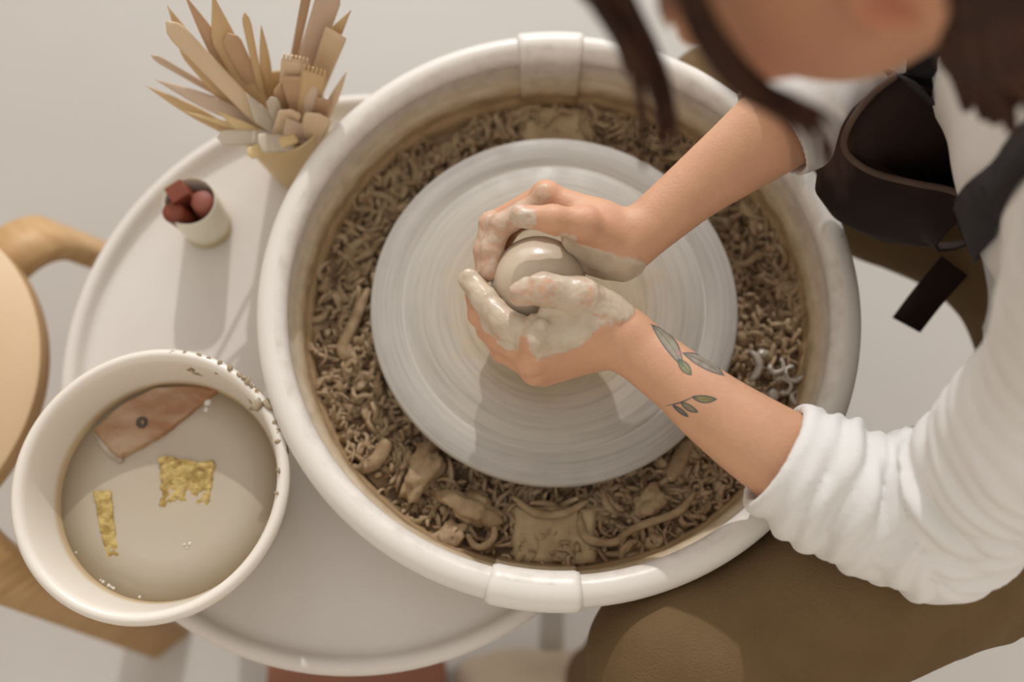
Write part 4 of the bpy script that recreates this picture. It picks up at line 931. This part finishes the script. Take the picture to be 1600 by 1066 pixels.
# trousers
TF = Field((-.04, -.46, .03), (.72, .40, .66), .0042)
HIPL = A(.545, -.125, .520); HIPR = A(.550, .080, .505); KNL = A(.108, -.318, .503); KNR = A(.200, .252, .448); ANL = A(.080, -.352, .085); ANR = A(.18, .31, .085)
TF.cap(PELV + A(0, .03, -.01), WAIST + A(.02, 0, -.06), .13, .115, .04); TF.cap(HIPL, HIPR, .115, .115, .05)
for hp, kn, an in ((HIPL, KNL, ANL), (HIPR, KNR, ANR)):
    TF.cap(hp, kn, .116, .076, .03); TF.cap(kn, an, .072, .050, .035)
I, P = TF.near(.02); d_ = .0035 * vnoise(P, 16, 2) + .0018 * vnoise(P, 34, 3); S, TH, dd = path_st(P, [HIPL, KNL]); w = 1 - np.abs(np.sin(np.pi * (S / .05 + .8 * np.sin(TH) + .8 * vnoise(P, 12, 4)))); d_ = d_ + .004 * (w ** 2 - .3) * (1 - sstep(.12, .3, S)) * (dd < .15)
TF.D[I] -= d_.astype(np.float32)
V, Q = TF.mesh(2)
TROU_M = mat('khaki_twill', lin(116, 94, 66), .85, lin(108, 86, 59), 18, .0012, 600, spec=.15)
part('trousers', mesh_np('trousers', V, Q), TROU_M, person, 'khaki brown trousers')
SHOE_M = mat('beige_canvas', lin(206, 188, 166), .7, lin(196, 176, 152), 14)
for an in (ANL, ANR):
    G = Field(an + A(-.24, -.07, -.09), an + A(.09, .07, .05), .004); toe = A(an[0] - .16, an[1] - .005, .036)
    G.cap(an + A(.02, 0, -.035), toe + A(.04, 0, .006), .040, .040, .02); G.cap(toe + A(.05, 0, 0), toe, .042, .036, .02); G.cap(an + A(.02, 0, -.03), an + A(.015, 0, .01), .038, .038, .02)
    sl, gq = G.block(an - .3, an + .2); G.D[sl] = np.maximum(G.D[sl], .001 - gq[..., 2]); V, Q = G.mesh(2); part('shoe', mesh_np('shoe', V, Q), SHOE_M, person, 'pale beige shoe')

# apron: a sagging bib seen from above, its straps and the skirt across the lap
APRON_M = mat('dark_brown_canvas', lin(44, 30, 26), .8, lin(36, 24, 21), 16, .0004, 400, spec=.2)
HEM_M = mat('apron_hem', lin(92, 74, 62), .8, lin(80, 62, 52), 40, .0003, 400)
hem = smooth_profile(np.array([at(*p) for p in [(1400, 118, .770), (1362, 148, .755), (1330, 190, .735), (1318, 226, .715), (1332, 250, .700), (1370, 272, .692), (1430, 287, .690), (1490, 300, .695), (1522, 328, .700)]]), 6)
n = len(hem); rows = []
cen = A(.40, .06, 0)
for k, (dz, pull) in enumerate([(0, 0), (-.02, -.004), (-.045, -.004), (-.075, .004), (-.105, .02), (-.13, .05), (-.14, .09)]):
    q = hem.copy(); q[:, 2] += dz; dirc = cen - q; dirc[:, 2] = 0; dirc /= np.linalg.norm(dirc, axis=1)[:, None]; q += dirc * pull; q += .002 * vnoise(q, 40, 3)[:, None] * (k > 0); rows.append(q)
V = np.vstack(rows); Q = [(k * n + i, k * n + i + 1, (k + 1) * n + i + 1, (k + 1) * n + i) for k in range(len(rows) - 1) for i in range(n - 1)]
apron_o = part('apron', mesh_np('apron', V, Q), APRON_M, person, 'dark brown canvas apron with sagging bib')
so = apron_o.modifiers.new('thickness', 'SOLIDIFY'); so.thickness = .0022
V, Q, T = tube(hem + A(0, 0, .0005), .0028, 8); hm = mesh_np('bib_hem', V, Q, True, T); o = part('bib_hem', hm, HEM_M, person)
o.parent = apron_o; o.matrix_parent_inverse = Matrix.Identity(4)
def strip(name, pts, w, m, sub=6, th=.0018, side=None, par=None, label=None):
    P = smooth_profile(np.array(pts), sub); T_ = np.gradient(P, axis=0); T_ /= np.linalg.norm(T_, axis=1)[:, None]
    sd = np.cross(T_, np.tile(A(*(side if side is not None else (0, 0, 1))), (len(P), 1))); sd /= np.linalg.norm(sd, axis=1)[:, None]; up = np.cross(sd, T_)
    V = []
    for p, s, u in zip(P, sd, up): V += [p + s * w / 2 + u * th / 2, p - s * w / 2 + u * th / 2, p - s * w / 2 - u * th / 2, p + s * w / 2 - u * th / 2]
    n = len(P); Q = [(i * 4 + k, i * 4 + (k + 1) % 4, i * 4 + 4 + (k + 1) % 4, i * 4 + 4 + k) for i in range(n - 1) for k in range(4)] + [(0, 3, 2, 1), (n * 4 - 4, n * 4 - 3, n * 4 - 2, n * 4 - 1)]
    o = part(name, mesh_np(name, np.array(V), Q, False), m, person, label); o.parent = par or person
    if par: o.matrix_parent_inverse = Matrix.Identity(4)
    return o
STRAP_M = mat('navy_strap', lin(34, 30, 34), .8, lin(28, 24, 28), 30)
def sd_(p):
    i = np.clip(((p - SF.lo) / SF.res).round().astype(int), 2, SF.n - 3); d = SF.D[tuple(i)]
    gr = np.array([SF.D[tuple(i + np.eye(3, dtype=int)[k] * 2)] - SF.D[tuple(i - np.eye(3, dtype=int)[k] * 2)] for k in range(3)]); return d, gr / (np.linalg.norm(gr) + 1e-9)
def on_shirt(pts, off=.004):
    P = smooth_profile(np.array(pts), 8); nn = []
    for i in range(len(P)):
        for _ in range(5):
            d, gr = sd_(P[i]); P[i] = P[i] + gr * np.clip(off - d, -.03, .03)
        nn.append(gr)
    P[1:-1] = (P[:-2] + 2 * P[1:-1] + P[2:]) / 4; return P, np.array(nn)
def strap(pts, w, lead=None):
    P, nn = on_shirt(pts)
    if lead is not None: P = np.vstack([lead, P]); nn = np.vstack([nn[:1]] * len(lead) + [nn])
    T_ = np.gradient(P, axis=0); T_ /= np.linalg.norm(T_, axis=1)[:, None]; sd = np.cross(T_, nn); sd /= np.linalg.norm(sd, axis=1)[:, None]
    V = []
    for p, s, u in zip(P, sd, nn): V += [p + s * w / 2, p - s * w / 2, p - s * w / 2 - u * .002, p + s * w / 2 - u * .002]
    m_ = len(P); Q = [(i * 4 + k, i * 4 + (k + 1) % 4, i * 4 + 4 + (k + 1) % 4, i * 4 + 4 + k) for i in range(m_ - 1) for k in range(4)] + [(0, 3, 2, 1), (m_ * 4 - 4, m_ * 4 - 3, m_ * 4 - 2, m_ * 4 - 1)]
    o = part('shoulder_strap', mesh_np('shoulder_strap', np.array(V), Q, False), STRAP_M, person); o.parent = apron_o; o.matrix_parent_inverse = Matrix.Identity(4)
strap([A(.315, -.005, .72), A(.295, -.020, .80), A(.295, -.018, .88), NECK + A(.02, -.075, .03), NECK + A(.11, -.03, .05)], .042, np.array([hem[-1]]))
strap([A(.325, .12, .76), A(.315, .13, .82), A(.325, .14, .89), NECK + A(.04, .075, .03), NECK + A(.11, .03, .05)], .034, np.array([hem[0]]))
strip('waist_tie', [at(1492, 415, .545), at(1470, 440, .535), at(1445, 470, .52), at(1416, 508, .50)], .030, APRON_M, side=(-.2, -.5, .8), par=apron_o)
inner = []  # dark sheet added behind the bib, standing in for the shade inside it
for k, (dz, pull) in enumerate([(-.012, .03), (-.04, .05), (-.07, .085), (-.09, .12), (-.095, .16)]):
    q = hem.copy(); q[:, 2] += dz; dirc = A(.44, .07, 0) - q; dirc[:, 2] = 0; dirc /= np.linalg.norm(dirc, axis=1)[:, None]; inner.append(q + dirc * pull)
V = np.vstack([hem + A(0, 0, -.004)] + inner); Q = [(k * n + i, k * n + i + 1, (k + 1) * n + i + 1, (k + 1) * n + i) for k in range(len(inner)) for i in range(n - 1)]
o = part('bib_shade_sheet', mesh_np('bib_shade_sheet', V, Q), APRON_M, person); o.parent = apron_o; o.matrix_parent_inverse = Matrix.Identity(4); o.modifiers.new('thickness', 'SOLIDIFY').thickness = .002
# skirt of the apron over the near lap, following the trousers
KF = Field((.20, -.30, .42), (.72, .33, .70), .004)
KF.cap(PELV + A(0, .03, -.01), WAIST + A(.02, 0, -.06), .136, .121, .04); KF.cap(HIPL, HIPR, .121, .121, .05)
for hp, kn in ((HIPL, KNL), (HIPR, KNR)): KF.cap(hp, kn, .118, .080, .03)
I, P = KF.near(.02); KF.D[I] -= (.003 * vnoise(P, 20, 7)).astype(np.float32)
sl, gq = KF.block(A(.1, -.4, .3), A(.9, .5, .8)); keep = np.maximum(np.maximum(gq[..., 0] - .565, .475 - gq[..., 0] - .35 * np.clip(np.abs(gq[..., 1] - .03) - .06, 0, .2)), np.maximum(gq[..., 2] - .64, .47 - gq[..., 2]))
KF.D[sl] = np.maximum(KF.D[sl], keep.astype(np.float32)); V, Q = KF.mesh(1)
o = part('apron_skirt', mesh_np('apron_skirt', V, Q), APRON_M, person); o.parent = apron_o; o.matrix_parent_inverse = Matrix.Identity(4)

# hair
HAIR_M = mat('dark_brown_hair', lin(72, 44, 30), .5, lin(48, 29, 20), 40, .0006, 300, spec=.2, stretch=(1, 1, 1))
GF = Field((-.02, -.06, .88), (.34, .22, 1.16), .0036)
GF.ell(H(-.024, 0, .036), (.106, .083, .094), HM, .0)
GF.ell(H(.062, 0, .000), (.075, .100, .058), HM, .012, True); GF.ell(H(.05, 0, -.08), (.10, .11, .085), HM, .012, True)
for s in (-1, 1): GF.ell(H(-.010, s * .084, -.012), (.028, .026, .040), HM, .008, True)
GF.ell(H(-.112, 0, .010), (.042, .044, .042), HM, .012)
I, P = GF.near(.01); lc = (P - HC) @ HM.T; GF.D[I] -= (.0022 * np.sin(lc[:, 1] * 260 + 3 * vnoise(P, 20, 2)) * .6 + .0015 * vnoise(P, 70, 4)).astype(np.float32)
Vg, Qg = GF.mesh(1); geo = [(Vg, Qg, [])]
def lock(pts, r0, cnt, spread, seed):
    r = np.random.default_rng(seed)
    for _ in range(cnt):
        off = r.normal(0, spread, 3); P = smooth_profile(np.array([np.array(p) + off * (.6 + .5 * i) for i, p in enumerate(pts)]), 6); k = len(P)
        geo.append(tube(P, r0 * (1 - .75 * np.linspace(0, 1, k) ** 2), 5))
lock([H(.085, .010, .090), at(985, 20, .990), at(1020, 95, .965), at(1040, 160, .945), at(1050, 235, .925)], .0042, 9, .0022, 1)
lock([H(.070, .030, .098), at(930, -10, 1.00), at(968, 45, .985), at(1010, 110, .965), at(1035, 170, .950)], .0036, 7, .0030, 2)
lock([H(.030, .074, .085), H(.050, .082, .040), H(.062, .080, -.010), at(1262, 190, .985), at(1280, 278, .950)], .0030, 9, .0018, 3)
lock([H(-.06, .060, .02), at(1540, 40, .985), at(1580, 90, .965), at(1610, 150, .95)], .0110, 14, .008, 4)
lock([H(-.10, .02, .02), at(1600, 20, .985), at(1650, 80, .965), at(1700, 150, .95)], .0130, 12, .010, 5)
V, Q, T = merge(geo); part('hair', mesh_np('hair', V, Q, True, T), HAIR_M, person, 'dark brown hair tied back with loose strands hanging')
